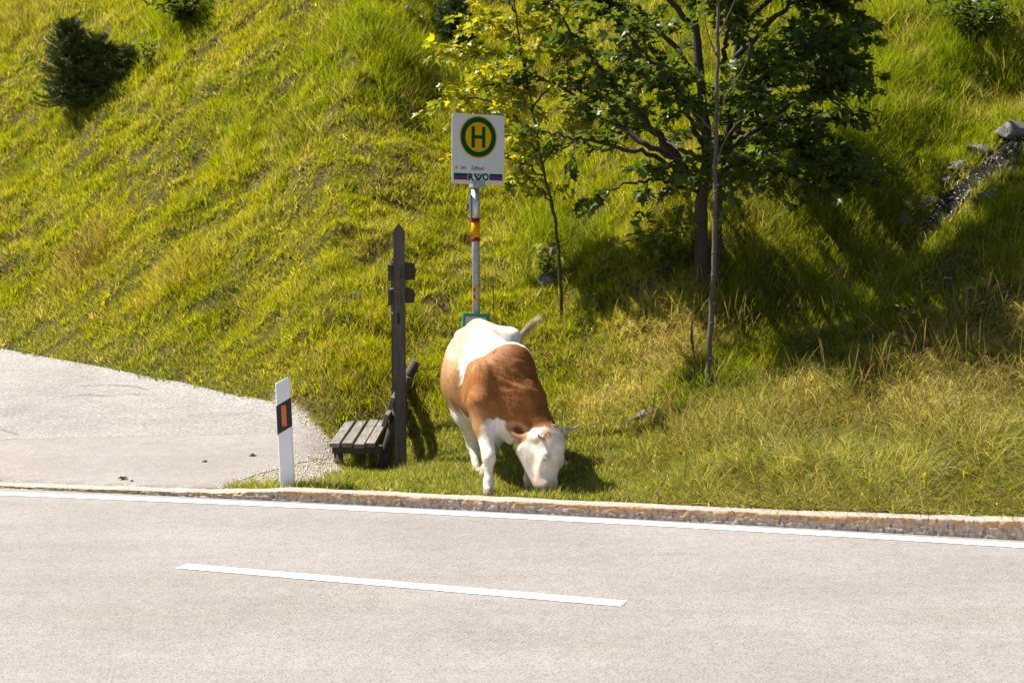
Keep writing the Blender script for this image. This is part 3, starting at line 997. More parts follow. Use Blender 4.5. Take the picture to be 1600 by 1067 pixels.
lb([(805, 20, 0.4), (790, -10, 0.5), (782, -40, 0.6), (778, -70, 0.6)], 0, 0.012, 0.9)
lb([(803, 0, 0.4), (830, -40, 0.4), (845, -70, 0.4), (860, -100, 0.4)], 0, 0.012, 0.9)
lb([(832, 175, 0.3), (810, 150, 0.1), (790, 140, 0.1), (770, 130, 0.1)], 0, 0.012, 0.9)
lb([(845, 240, 0.2), (820, 215, 0.8), (800, 205, 1.1), (780, 200, 1.3)], 0, 0.012, 0.8)
BRIGHT_LEAF = [(0.36, 0.36, 0.02), (0.28, 0.31, 0.02), (0.18, 0.23, 0.02), (0.46, 0.40, 0.02), (0.22, 0.26, 0.05)]
young_root, nl2 = build_tree("young_maple", base2, "slender young maple with bright yellow green leaves behind the stop sign", "tree", tr2, limbs, r, 0.094, BRIGHT_LEAF, 14, 0.44, 15, M_TWIG, None, "maple", 0.2, 0.004)

# bare pole-like sapling in front of the maple
r = np.random.default_rng(23)
sb_ = H(1103, 612); TY = sb_[1]
base3 = np.array([sb_[0], TY, sb_[2] - 0.1])
root = thing("bare_sapling", base3, "pale bare straight sapling stem in front of the maple trunk", "tree")
mb = MB(); p = smooth_path([base3, b_(1110, 520), b_(1116, 380), b_(1117, 280), b_(1120, 150), b_(1122, 40), b_(1124, -120), b_(1126, -300)], 8)
p[1:, :2] += (r.random((len(p) - 1, 2)) - 0.5) * 0.012
mb.tube(p, np.linspace(0.027, 0.012, len(p)), 10); mb.build("trunk", M_PALEBARK, root, True)
for a in ([(1119, 200), (1135, 150, -0.1), (1160, 110, -0.2), (1172, 70, -0.3)], [(1118, 270), (1130, 225, -0.1), (1150, 195, -0.2), (1168, 185, -0.2)], [(1120, 160), (1102, 130, -0.1), (1090, 110, -0.2)],
          [(1121, 60), (1140, 20, -0.1), (1160, -20, -0.2)], [(1117, 210), (1100, 190, -0.1), (1078, 172, -0.2)], [(1121, 90), (1108, 60, 0), (1100, 20, 0)]):
    q = limb_path([b_(*w) for w in a], 5, 0.01, r)
    mb = MB(); mb.tube(q, np.linspace(0.009, 0.003, len(q)), 6); mb.build("branch", M_PALEBARK, root, True)
for py in (560, 505, 470, 430, 395, 335, 300):
    c = b_(1107 + (612 - py) * 0.028 + r.random() * 2, py); kn = MB(); kn.tube([c + (-0.02, -0.02, -0.01), c + (0, -0.032, 0.005), c + (0.02, -0.02, 0.015)], [0.004, 0.010, 0.004], 6); kn.build("bark_knot", M_PALEBARK, root, True)


# small plants, all grown the same way: stems with leaves
def plant(name, px, py, h, spread, nst, nlf, size, pal, label, cat, kind="oval", group=None, seed=1, at=None, stem_r=0.005):
    r = np.random.default_rng(seed)
    p = at if at is not None else H(px, py)
    p = np.array(p, float); p[2] = float(terr(p[0], p[1])) - 0.02
    root = thing(name, p, label, cat, group)
    S = MB(); LP = []; LD = []
    for i in range(nst):
        a = r.random() * 6.28; s = spread * (0.25 + 0.75 * r.random()); hh = h * (0.6 + 0.45 * r.random())
        pts = np.array([p + np.array([math.cos(a) * s * q ** 1.5, math.sin(a) * s * q ** 1.5, hh * q * (1 - 0.12 * q)]) for q in np.linspace(0, 1, 7)])
        S.tube(pts, np.linspace(stem_r, stem_r * 0.3, 7), 5)
        for j in range(nlf):
            q = 0.25 + 0.75 * (j + r.random()) / nlf; k = int(min(q * 6, 5)); bb = pts[k] + (pts[k + 1] - pts[k]) * (q * 6 - k)
            dd = np.array([r.normal(), r.normal(), 0.25 + 0.3 * r.normal()]); dd /= np.linalg.norm(dd)
            for w in (0, 0.06, 0.12)[:1 if size > 0.075 else 3]:
                LP.append(bb + dd * (0.02 + w)); d2 = dd + r.normal(size=3) * 0.5; LD.append(d2 / np.linalg.norm(d2))
    S.build("stem", M_TWIG, root, True)
    LP = np.array(LP); LD = np.array(LD); n = len(LP)
    Nn = np.array([0, 0, 1.0]) + r.normal(size=(n, 3)) * 0.4
    col = np.array(pal)[r.integers(len(pal), size=n)] * (0.75 + 0.5 * r.random(n))[:, None]
    leaf_mesh("foliage", LP, LD, Nn, size * (0.6 + 0.7 * r.random(n)), col, M_LEAF, root, kind)
    return root


GREEN = [(0.05, 0.085, 0.018), (0.07, 0.11, 0.02), (0.09, 0.13, 0.02)]
PALE = [(0.13, 0.16, 0.07), (0.17, 0.19, 0.09), (0.10, 0.14, 0.04)]
plant("rowan_bush", 1040, 448, 1.05, 0.50, 13, 20, 0.105, [(0.08, 0.125, 0.02), (0.11, 0.155, 0.02), (0.16, 0.19, 0.02)], "dark leafy bush left of the maple trunk foot", "bush", "oval", seed=31)
plant("pale_plant", 226, 118, 0.85, 0.25, 5, 16, 0.10, PALE, "tall plant with pale leaves beside the round spruce bush", "plant", "oval", seed=32)
plant("pale_plant", 578, 55, 0.45, 0.14, 3, 9, 0.08, PALE, "small pale leafed plant alone near the top of the slope", "plant", "oval", seed=33)
plant("pale_plant", 643, 46, 0.55, 0.22, 5, 12, 0.10, PALE, "pale leafed plant left of the little dark spruce", "plant", "oval", seed=34)
plant("leafy_sprout", 852, 440, 0.50, 0.25, 5, 7, 0.10, PALE, "pale leafy sprout over the white stone", "plant", "maple", seed=35)
plant("leafy_sprout", 1265, 560, 0.35, 0.20, 5, 10, 0.05, [(0.2, 0.19, 0.03), (0.12, 0.15, 0.03)], "yellowish sprout beside the grey stone in the shade", "plant", "oval", seed=36)
plant("dark_bush", 1525, 80, 0.85, 0.85, 34, 20, 0.12, GREEN, "low dark green bush at the upper right of the slope", "bush", "oval", seed=37)
plant("dark_bush", 290, 45, 0.9, 0.95, 34, 18, 0.12, GREEN, "low dark green bush at the top of the slope beyond the pale plant", "bush", "oval", seed=38)
0 and plant("dark_bush", 440, 22, 0.7, 0.9, 30, 16, 0.12, GREEN, "low dark bush cut by the top edge, left of centre", "bush", "oval", seed=39)
plant("tall_weed", 1427, 560, 0.62, 0.10, 3, 13, 0.05, [(0.12, 0.11, 0.03), (0.16, 0.10, 0.05), (0.10, 0.07, 0.03)], "brownish thistle like weed standing out of the dark gully", "plant", "oval", seed=40)
plant("tall_weed", 1286, 575, 0.30, 0.18, 5, 9, 0.045, GREEN, "low green weed at the edge of the shade", "plant", "oval", seed=41)
for i, (px, py, lab) in enumerate(((1085, 615, "dark dead stalk left of the bare sapling foot"), (772, 500, "thin dark stalk right of the stop pole"))):
    p = H(px, py); hh = (p[1] / FPX) * (100 if i else 125)
    mb = MB(); mb.tube([p + (0, 0, -0.05), p + (-0.01, 0, hh * 0.5), p + (-0.03, 0, hh)], [0.006, 0.005, 0.003], 6)
    if i == 0: mb.tube([p + (0, 0, hh * 0.45), p + (-0.035, 0, hh * 0.7), p + (-0.03, 0, hh * 1.02)], [0.005, 0.012, 0.004], 6)
    root = thing("dead_stalk", p, lab, "stalk", "dead stalks on the slope"); mb.build("stem", M_TWIG, root, True)


# spruces
def spruce(px, py, h, w, seed, label, ncrown=1):
    r = np.random.default_rng(seed)
    p = H(px, py); p[2] -= 0.14
    root = thing("spruce", p, label, "tree", "spruces on the slope")
    T = MB(); B = MB(); LP = []; LD = []
    for c in range(ncrown):
        o = p + np.array([(c - (ncrown - 1) / 2) * w * 0.42, r.normal() * 0.1, 0]); hh = h * (1 - 0.18 * c)
        T.tube([o, o + (0.01, 0, hh * 0.5), o + (0, 0, hh)], [0.04, 0.025, 0.006], 8)
        nb = int(210 if ncrown > 1 else 170)
        for i in range(nb):
            q = (i + r.random()) / nb; z = hh * (0.03 + 0.96 * q)
            a = r.random() * 6.28; Lb = w * 0.5 * (1.03 - q) ** 0.42 * (0.72 + 0.36 * r.random()) + 0.04
            d = np.array([math.cos(a), math.sin(a), 0.25 + 0.9 * q ** 3]); d /= np.linalg.norm(d)
            pts = np.array([o + (0, 0, z) + d * Lb * s - np.array([0, 0, (0.10 + 0.35 * max(0, 0.35 - q)) * Lb * (math.sin(s * 2.8) + (1.2 * s if q < 0.3 else 0))]) for s in np.linspace(0, 1, 6)])
            B.tube(pts, np.linspace(0.008, 0.002, 6), 4)
            ns = int(16 + Lb * 60)
            for sgn in range(ns):
                s = 0.10 + 0.90 * (sgn + r.random()) / ns; k = int(min(s * 5, 4)); bb = pts[k] + (pts[k + 1] - pts[k]) * (s * 5 - k)
                side = np.cross(d, (0, 0, 1.0)) * (1 if r.random() < 0.5 else -1)
                td = d * 0.75 + side * (0.25 + 0.9 * r.random()) + np.array([0, 0, 0.1 + 0.30 * r.normal()]); td /= np.linalg.norm(td)
                TL = (0.05 + 0.09 * r.random()) * (1.15 - 0.5 * s)
                for j in range(8):
                    LP.append(bb + td * TL * j / 8); LD.append(td * 0.8 + r.normal(size=3) * 0.5)
    T.build("trunk", M_BARK, root, True); B.build("branches", M_TWIG, root, True)
    P = np.array(LP); D = np.array(LD); D /= np.linalg.norm(D, axis=1)[:, None]; n = len(P)
    S = np.cross(D, r.normal(size=(n, 3))); S /= np.linalg.norm(S, axis=1)[:, None]
    Ln = (0.030 + 0.022 * r.random(n))[:, None]
    V = np.empty((n, 3, 3)); V[:, 0] = P - S * 0.0042; V[:, 1] = P + S * 0.0042; V[:, 2] = P + D * Ln
    pal = np.array([(0.042, 0.070, 0.012), (0.070, 0.108, 0.014), (0.12, 0.155, 0.018)])
    col = pal[r.integers(3, size=n)] * (0.7 + 0.6 * r.random(n))[:, None]
    mk("needles", V.reshape(-1, 3), np.arange(n * 3).reshape(n, 3), M_NEEDLE, root, False, np.repeat(col, 3, axis=0))


spruce(153, 148, 1.30, 1.12, 51, "broad bushy young spruce on the upper left slope", 3)
spruce(712, 82, 0.95, 0.80, 52, "little dark spruce at the top behind the bright young maple")


# ------------------------------------------------------------------ stones
m, nt, b, o = mat_new("grey_stone")
v = coords(nt); n1 = noise(nt, 9, 6, 0.7, v); n2 = noise(nt, 45, 5, 0.7, v)
rr_ = ramp(nt, n1.outputs[0], [(0.3, (0.09, 0.085, 0.078)), (0.5, (0.20, 0.19, 0.175)), (0.7, (0.36, 0.345, 0.32))])
r2 = ramp(nt, n2.outputs[0], [(0.3, 0.6), (0.7, 1.1)])
nt.links.new(mixc(nt, 1.0, rr_.outputs[0], r2.outputs[0], 'MULTIPLY'), b.inputs["Base Color"]); b.inputs["Roughness"].default_value = 0.9
bump(nt, b, n2.outputs[0], 0.02, 0.8)
M_STONE = m
m, nt, b, o = mat_new("wet_rock")
v = coords(nt); n1 = noise(nt, 8, 6, 0.7, v); n2 = noise(nt, 40, 5, 0.7, v)
rr_ = ramp(nt, n1.outputs[0], [(0.3, (0.05, 0.045, 0.04)), (0.7, (0.17, 0.15, 0.14))])
nt.links.new(rr_.outputs[0], b.inputs["Base Color"]); b.inputs["Roughness"].default_value = 0.32
bump(nt, b, n2.outputs[0], 0.02, 0.9)
M_WETROCK = m


M_SLAB = plain("slab_stone", (0.13, 0.108, 0.082), 0.95, 0, 0.5, 30, 0.02)


def stone(px, py, size, label, seed, mat=None, sink=0.42, rot=0.0, group=None):
    r = np.random.default_rng(seed)
    bm = bmesh.new(); bmesh.ops.create_icosphere(bm, subdivisions=4, radius=1.0)
    bm.verts.index_update()
    V = np.array([v.co for v in bm.verts]); Fc = [[v.index for v in f.verts] for f in bm.faces]; bm.free()
    for k in range(13):                                 # broken faces
        nn = r.normal(size=3); nn /= np.linalg.norm(nn); h = 0.48 + 0.30 * r.random()
        dd = V @ nn - h; V = V - np.where(dd > 0, dd, 0)[:, None] * nn * 0.9
    V = V * (1 + 0.45 * (fbm(V[:, 0] * 3 + V[:, 2] * 2 + 5, V[:, 1] * 3 - V[:, 2], seed, 4) - 0.5))[:, None]
    V = V * np.array(size)
    ca, sa = math.cos(rot), math.sin(rot); V = np.c_[V[:, 0] * ca - V[:, 2] * sa, V[:, 1], V[:, 0] * sa + V[:, 2] * ca]
    p = H(px, py); p[2] = float(terr(p[0], p[1])) + size[2] * (1 - 2 * sink) * 0.5
    return tag(mk("stone", V + p, Fc, mat or M_STONE, None, True, loc=p), label, "stone", group)


stone(853, 440, (0.13, 0.12, 0.11), "whitish stone in the grass behind the young maple stem", 61)
stone(1213, 522, (0.15, 0.15, 0.17), "grey stone at the dark foot of the shaded hollow", 62)
stone(1008, 650, (0.27, 0.13, 0.085), "long slanting grey slab half buried in dry grass", 63, M_SLAB, rot=0.45, sink=0.72)
stone(1305, 432, (0.11, 0.10, 0.13), "bluish grey stone deep in the tree shade", 64)
stone(404, 291, (0.10, 0.08, 0.05), "flat pale stone on the bare patch in the middle of the left slope", 65)
stone(556, 466, (0.10, 0.08, 0.06), "small grey stone on the slope left of the wooden posts", 66)
stone(1185, 632, (0.09, 0.07, 0.05), "small pinkish stone lying in the dry verge grass", 67)
stone(1584, 208, (0.27, 0.20, 0.12), "large grey rock above the trickling stream", 68)
stone(1535, 240, (0.24, 0.18, 0.13), "grey rock on the upper bank of the stream", 69, M_WETROCK)
stone(1418, 318, (0.20, 0.15, 0.13), "grey rock left of the lower stream end", 70)
stone(1482, 285, (0.13, 0.12, 0.11), "dark wet rock half way along the stream bank", 71, M_WETROCK)
stone(1410, 345, (0.12, 0.12, 0.11), "dark rock where the stream drops into the shade", 72, M_WETROCK)

for k, (px, py, lab) in enumerate(((1590, 268, "broken stone on the lower bank beside the top of the stream"), (1545, 308, "broken stone on the lower bank half way down the stream"),
                                    (1500, 262, "broken stone in the grass above the middle of the stream"), (1448, 318, "broken stone above the lower end of the stream"))):
    stone(px, py, (0.12 + 0.02 * k, 0.11, 0.08), lab, 170 + k, None, 0.4, 0.2 * k - 0.3, "broken stones along the stream")

# the trickle of water over broken rock
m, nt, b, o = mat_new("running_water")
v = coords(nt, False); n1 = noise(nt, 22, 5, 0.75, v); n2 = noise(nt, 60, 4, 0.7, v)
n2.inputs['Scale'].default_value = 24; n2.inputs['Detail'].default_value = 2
painted_glints = ramp(nt, n2.outputs[0], [(0.60, (0.035, 0.030, 0.026)), (0.64, (0.85, 0.84, 0.82))]); nt.links.new(painted_glints.outputs[0], b.inputs["Base Color"])  # white specks painted into the dark base colour as sun glitter
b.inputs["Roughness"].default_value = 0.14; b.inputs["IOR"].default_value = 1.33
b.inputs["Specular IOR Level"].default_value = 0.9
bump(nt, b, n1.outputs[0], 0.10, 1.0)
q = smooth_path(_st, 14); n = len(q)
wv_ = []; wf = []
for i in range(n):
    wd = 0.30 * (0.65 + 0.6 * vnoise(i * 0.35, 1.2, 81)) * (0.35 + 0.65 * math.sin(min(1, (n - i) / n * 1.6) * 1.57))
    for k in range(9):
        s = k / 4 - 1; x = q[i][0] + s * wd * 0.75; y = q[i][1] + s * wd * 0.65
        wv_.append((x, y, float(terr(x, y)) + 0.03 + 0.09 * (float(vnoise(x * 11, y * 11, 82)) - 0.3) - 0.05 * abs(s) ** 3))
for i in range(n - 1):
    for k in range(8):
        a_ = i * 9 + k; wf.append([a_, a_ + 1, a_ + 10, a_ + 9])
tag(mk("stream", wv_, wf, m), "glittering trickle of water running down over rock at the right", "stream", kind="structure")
#@@PART3
# ------------------------------------------------------------------ wooden bench
M_WOODTOP = wood("bench_slat", (0.12, 0.10, 0.085), (0.38, 0.335, 0.29), 0.8, (14, 0.7, 14), 5)
M_WOODDARK = wood("bench_log", (0.040, 0.030, 0.024), (0.125, 0.098, 0.078), 0.85, (12, 12, 0.8), 5)
M_POST = wood("weathered_post", (0.045, 0.036, 0.032), (0.15, 0.128, 0.115), 0.8, (14, 14, 0.5), 5)
BY0, BY1 = 13.45, 15.15
nl_ = At(513, 692, BY0); nr_ = At(592, 691, BY0); fl_ = At(546.5, 646.5, BY1)
bx0, bx1 = nl_[0], nr_[0]
sw = (bx1 - bx0) / 4
SKEW = (fl_[0] - nl_[0]) / (BY1 - BY0); TILT = (fl_[2] - nl_[2]) / (BY1 - BY0)
zs = nl_[2]
pg = np.array([(bx0 + bx1) / 2, (BY0 + BY1) / 2, float(terr((bx0 + bx1) / 2, (BY0 + BY1) / 2))])
bench = thing("park_bench", pg, "low weathered wooden bench seen end on beside the wooden posts", "bench")
ax_y = np.array([SKEW, 1, TILT]); BL = BY1 - BY0; ax_y /= np.linalg.norm(ax_y)
ax_x = np.array([1, -SKEW, -0.015]); ax_x /= np.linalg.norm(ax_x); ax_z = np.cross(ax_x, ax_y)
BR = np.stack([ax_x, ax_y, ax_z], 1)
for i in range(4):
    L = BL * (1.0 if i < 3 else 0.97)
    wid = sw * (0.76 if i != 3 else 0.70)
    c = nl_ + ax_x * (sw * (i + 0.45) - (0.02 if i == 3 else 0)) + ax_y * (L / 2 + [0, 0.03, -0.02, 0.04][i]) + ax_z * (-0.022)
    mb = MB(); mb.box(c, (wid / 2, L / 2, 0.020), BR, bev=0.005); mb.build("seat_slat", M_WOODTOP, bench)
for q in (0.10, 0.88):                                 # cross bearers and legs
    c = nl_ + ax_x * (sw * 2.15) + ax_y * (BL * q) - ax_z * 0.085
    mb = MB(); mb.box(c, (sw * 2.0, 0.035, 0.040), BR, bev=0.006); mb.build("bearer", M_WOODDARK, bench)
    p0 = nl_ + ax_x * (sw * 0.62) + ax_y * (BL * q); g0 = float(terr(p0[0], p0[1]))
    mb = MB(); mb.tube([(p0[0] - 0.01, p0[1], g0 - 0.15), (p0[0], p0[1], p0[2] - 0.125)], [0.050, 0.046], 12); mb.build("leg", M_WOODDARK, bench, True)
    # leaning log that carries the back
    lo = At(590, 742, BY0 + 0.28) + ax_y * (BL * (q - 0.10)); hi = At(636, 589, BY0 + 0.28) + ax_y * (BL * (q - 0.10)) + np.array([0, 0, 0.0])
    if q > 0.5: hi = lo + (hi - lo) * 0.98
    lo[2] = float(terr(lo[0], lo[1])) - 0.12
    mb = MB(); mb.tube([lo, lo + (hi - lo) * 0.5, hi], [0.060, 0.056, 0.052], 14); mb.build("back_support", M_WOODDARK, bench, True)
for (px, py, px2, py2) in ((612, 622, 610, 640), (603, 651, 600, 664)):
    c0 = At((px + px2) / 2, (py + py2) / 2, BY0 + 0.02)
    up = At(px, py, BY0) - At(px2, py2, BY0); up = np.array([0.30, 0, 0.95])
    nx_ = np.cross(ax_y, up); nx_ /= np.linalg.norm(nx_); up = np.cross(nx_, ax_y)
    R = np.stack([nx_, ax_y, up], 1)
    mb = MB(); mb.box(c0 + ax_y * BL / 2, (0.020, BL / 2, 0.062), R, bev=0.005); mb.build("backrest_slat", M_WOODTOP, bench)

# ------------------------------------------------------------------ wooden signpost (two posts with boards between them)
PY = 13.38
g0 = At(626, 741, PY)
sp_ = thing("wooden_signpost", (g0[0], PY, float(terr(g0[0], PY))), "tall pointed dark wooden posts with small boards, right of the bench", "signpost")


def post(name, bl, tl, wid, dep, Y, apex):
    """square post with a roof shaped top; bl, tl = left edge at the foot and at the shoulder"""
    b = At(bl[0], bl[1], Y); t = At(tl[0], tl[1], Y)
    b = b + (b - t) / np.linalg.norm(b - t) * 0.25
    mb = MB(); dx = np.array([wid, 0, 0]); dz = np.array([0, dep, 0]); up = np.array([wid / 2, dep / 2, apex])
    tw = 0.93
    V = [b, b + dx, b + dx + dz, b + dz, t, t + dx * tw, t + dx * tw + dz, t + dz, t + np.array([wid * tw / 2, 0, apex]), t + np.array([wid * tw / 2, dep, apex])]
    Fq = [[3, 2, 1, 0], [0, 1, 5, 4], [1, 2, 6, 5], [2, 3, 7, 6], [3, 0, 4, 7], [4, 5, 8], [6, 7, 9], [5, 6, 9, 8], [7, 4, 8, 9]]
    bm = bmesh.new()
    vs = [bm.verts.new(v) for v in V]
    for f in Fq: bm.faces.new([vs[i] for i in f])
    bmesh.ops.bevel(bm, geom=bm.edges[:], offset=0.005, segments=2, affect='EDGES')
    bm.verts.index_update()
    o = mk(name, [v.co for v in bm.verts], [[v.index for v in f.verts] for f in bm.faces], M_POST, sp_, False)
    bm.free(); return b, t


post("post", (617, 736), (614.5, 360), 17.0 / FPX * PY * 1.04, 0.10, PY, 0.062)
PY2 = PY + 1.15
post("post", (612.5, 716), (610.5, 408), 0.095, 0.095, PY2, 0.05)
for (y0, y1, x1, crv, tl) in ((410, 438, 648.5, 3.5, -1.5), (449, 474, 647.5, 3, 0)):
    mb = MB()
    # board mortised through the near post, its rounded end showing to the right
    pts = []
    for px, py in ((612, y0 + 3), (634, y0), (x1 - 3, y0 + tl + 3), (x1, (y0 + y1) / 2), (x1 - 2, y1), (634, y1), (612, y1 - 2)):
        p = At(px, py, PY); pts.append((p[0], p[2]))
    mb.prism(pts, (0, PY + 0.112, 0), np.array([1, 0, 0]), np.array([0, 0, 1]), np.array([0, 1, 0]), 0.032)
    mb.build("board", wood("signboard_wood", (0.035, 0.026, 0.015), (0.10, 0.075, 0.042), 0.85, (0.8, 10, 14), 5), sp_)
    # bearer running back to the far post
    c = At(614, (y0 + y1) / 2, PY); d0 = np.array([c[0], PY + 0.15, c[2]]); e = At(615.5, (y0 + y1) / 2 + 2, PY2)
    R = np.eye(3)
    mb = MB(); mb.box((d0 + e) / 2 + (0.0, 0, 0), (0.018, (PY2 - PY - 0.15) / 2, 0.075), R, bev=0.004); mb.build("crossboard", M_POST, sp_)
    p = At(622, (y0 + y1) / 2 + 4, PY)
    mb = MB(); mb.box((p[0], PY - 0.012, p[2]), (0.024, 0.016, 0.062), bev=0.004); mb.build("tenon", M_WOODDARK, sp_)
p = At(622.5, 498, PY)
mb = MB(); mb.box((p[0], PY - 0.001, p[2]), (0.010, 0.003, 0.050)); mb.build("slot", plain("dark_slot", (0.012, 0.010, 0.008), 0.9), sp_)
for py in (407, 450, 487):
    p = At(611, py + 2, PY + 0.45)
    mb = MB(); mb.box(p + (0.0, 0, 0), (0.02, 0.012, 0.012), bev=0.003); mb.build("bolt", plain("bolt_metal", (0.45, 0.44, 0.42), 0.4, 0.8), sp_)

# ------------------------------------------------------------------ roadside delineator
DY = float(Ykf(-1.85)) + KW + 0.10
M_GRAVEL = plain('gravel_stone', (0.60, 0.53, 0.43), 0.9, 0, 0.4, 40)
m_white = plain("white_plastic", (0.74, 0.74, 0.74), 0.45, 0, 0.05, 6)
m_black = plain("black_plastic", (0.012, 0.012, 0.013), 0.45)
b = At(449, 768, DY); t = At(440.5, 588, DY)
ax = (t - b) / np.linalg.norm(t - b); Hh = float(np.linalg.norm(t - b))
dl = thing("delineator_post", (b[0], DY, float(terr(b[0], DY))), "white leaning roadside marker post with black band and orange reflector", "marker post")
ex_ = np.cross(np.array([0.10, 1, 0.0]), ax); ex_ /= np.linalg.norm(ex_); ey_ = np.cross(ax, ex_)
W2 = 0.064
sec = []                                           # rounded triangular section, flat side to the road
for (cx, cy, rr0, a0, a1) in ((-W2 + 0.016, 0.016, 0.016, 180, 270), (W2 - 0.012, 0.012, 0.012, 270, 395), (-0.005, 0.098, 0.022, 35, 165)):
    for a in np.linspace(a0, a1, 6):
        sec.append((cx + rr0 * math.cos(rad(a)), cy + rr0 * math.sin(rad(a))))
sec = np.array(sec)


def topz(u):                                       # slanting top, high on the right
    return Hh - 0.052 * np.clip((0.045 - u) / 0.1, 0, 1.1) - 0.03 * np.clip((u - 0.045) / 0.02, 0, 1) ** 2


def dl_ring(fz, grow=0.0):
    c = sec.mean(0); s = c + (sec - c) * (1 + grow)
    z = fz(s[:, 0]) if callable(fz) else np.full(len(s), fz)
    return b + s[:, :1] * ex_ + s[:, 1:] * ey_ + z[:, None] * ax


def dl_part(name, rings, mat, cap=True):
    n = len(sec); V = np.vstack(rings); Fq = []
    for k in range(len(rings) - 1):
        for i in range(n): Fq.append([k * n + i, k * n + (i + 1) % n, (k + 1) * n + (i + 1) % n, (k + 1) * n + i])
    if cap: Fq += [list(range(n - 1, -1, -1)), [(len(rings) - 1) * n + i for i in range(n)]]
    return mk(name, V, Fq, mat, dl, False)


dl_part("body", [dl_ring(-0.15), dl_ring(0.3), dl_ring(0.6), dl_ring(lambda u: topz(u) - 0.012), dl_ring(topz, -0.10)], m_white)
band = dl_part("black_band", [dl_ring(lambda u: 0.478 + 0.55 * (u + W2), 0.03), dl_ring(lambda u: 0.718 + 0.55 * (u + W2), 0.03)], m_black)
rc = b + ex_ * 0.004 + ax * 0.640 - ey_ * 0.006
R = np.stack([ex_, ey_, ax], 1)
m, nt, bb, o = mat_new("orange_reflector")
v = coords(nt); vo = nd(nt, "ShaderNodeTexVoronoi", feature='F1'); vo.inputs["Scale"].default_value = 220; nt.links.new(v, vo.inputs["Vector"])
rp = ramp(nt, vo.outputs["Distance"], [(0.1, (0.80, 0.20, 0.03)), (0.8, (0.55, 0.11, 0.015))]); nt.links.new(rp.outputs[0], bb.inputs["Base Color"]); bb.inputs["Roughness"].default_value = 0.25
mb = MB(); mb.box(rc, (0.021, 0.004, 0.089), R, bev=0.003); refl = mb.build("reflector", m, dl)
for s in (-1, 1):
    mb = MB(); c = rc + ax * (0.078 * s) - ey_ * 0.005; mb.tube([c, c - ey_ * 0.003], 0.004, 8); mb.build("screw", m_black, refl)

# ------------------------------------------------------------------ bus stop pole with sign
SY = 13.75
pb = At(744.5, 728, SY); gz = float(terr(pb[0], SY))
bs = thing("bus_stop_sign", (pb[0], SY, gz), "white bus stop sign with green H in yellow circle on grey pole", "sign")
m_galv = plain("galvanised_steel", (0.36, 0.36, 0.36), 0.5, 0.55, 0.18, 25)
m_sleeve = plain("aluminium_sleeve", (0.55, 0.55, 0.54), 0.4, 0.6, 0.06, 20)
pt = At(742.5, 290, SY)
pr = 12.2 / FPX * SY / 2
lo = np.array([pb[0] + 0.01, SY, gz - 0.2])
axp = (pt - lo) / np.linalg.norm(pt - lo)


def onpole(py):
    z = At(743, py, SY)[2]
    return lo + axp * ((z - lo[2]) / axp[2])


mb = MB(); mb.tube([lo, onpole(400), onpole(286)], pr, 20); mb.build("pole", m_galv, bs, True)
m_yel = plain("yellow_foil", (0.60, 0.30, 0.006), 0.75, 0, 0.06, 30)
m_red = plain("red_foil", (0.26, 0.014, 0.014), 0.75, 0, 0.06, 30)


def collar(name, y0, y1, mat, g):
    mb = MB(); mb.tube([onpole(y1), onpole((y0 + y1) / 2), onpole(y0)], pr + g, 20); return mb.build(name, mat, bs, True)


collar("sleeve", 303, 340, m_sleeve, 0.0045)
collar("red_band", 341, 347.5, m_red, 0.003); collar("yellow_band", 347.5, 371, m_yel, 0.002); collar("red_band", 371, 377, m_red, 0.003)
p = onpole(321); mb = MB(); mb.box(p + (-pr - 0.012, -0.01, 0), (0.008, 0.03, 0.115), bev=0.003)
mb.build("blue_sticker", plain("pale_blue_foil", (0.35, 0.45, 0.55), 0.5), bs)
# round yellow sticker with arrows, wrapped round the pole
mb = MB(); c = onpole(458.5); NA = 28
ring = [[], []]
V = [c + np.array([-pr * 0.25, 0, 0]) * 0 + np.array([math.sin(-0.25), -math.cos(-0.25), 0]) * (pr + 0.0025)]
Rr = 0.072
for i in range(NA):
    a = 2 * math.pi * i / NA; th = -0.25 + Rr * math.cos(a) / (pr * 1.35)
    V.append(c + np.array([math.sin(th), -math.cos(th), 0]) * (pr + 0.0025) + np.array([0, 0, Rr * math.sin(a)]))
for k in range(1, 1):
    pass
mb.add(V, [[0, 1 + i, 1 + (i + 1) % NA] for i in range(NA)])
stk = mb.build("round_sticker", m_yel, bs, True)
m_ink = plain("dark_print", (0.02, 0.02, 0.02), 0.6)
for s in (1, -1):
    mb = MB(); o = c + np.array([math.sin(-0.45), -math.cos(-0.45), 0]) * (pr + 0.004) + np.array([0, 0, 0.030 * s])
    tx_ = np.array([math.cos(-0.45), math.sin(-0.45), 0]); no = np.array([math.sin(-0.45), -math.cos(-0.45), 0])
    mb.prism([(-0.004, -0.022), (0.004, -0.022), (0.004, 0.004), (0.014, 0.004), (0, 0.024), (-0.014, 0.004), (-0.004, 0.004)], o, tx_, np.array([0, 0, 1.0 * s]), no, 0.001)
    mb.build("arrow", m_ink, stk)

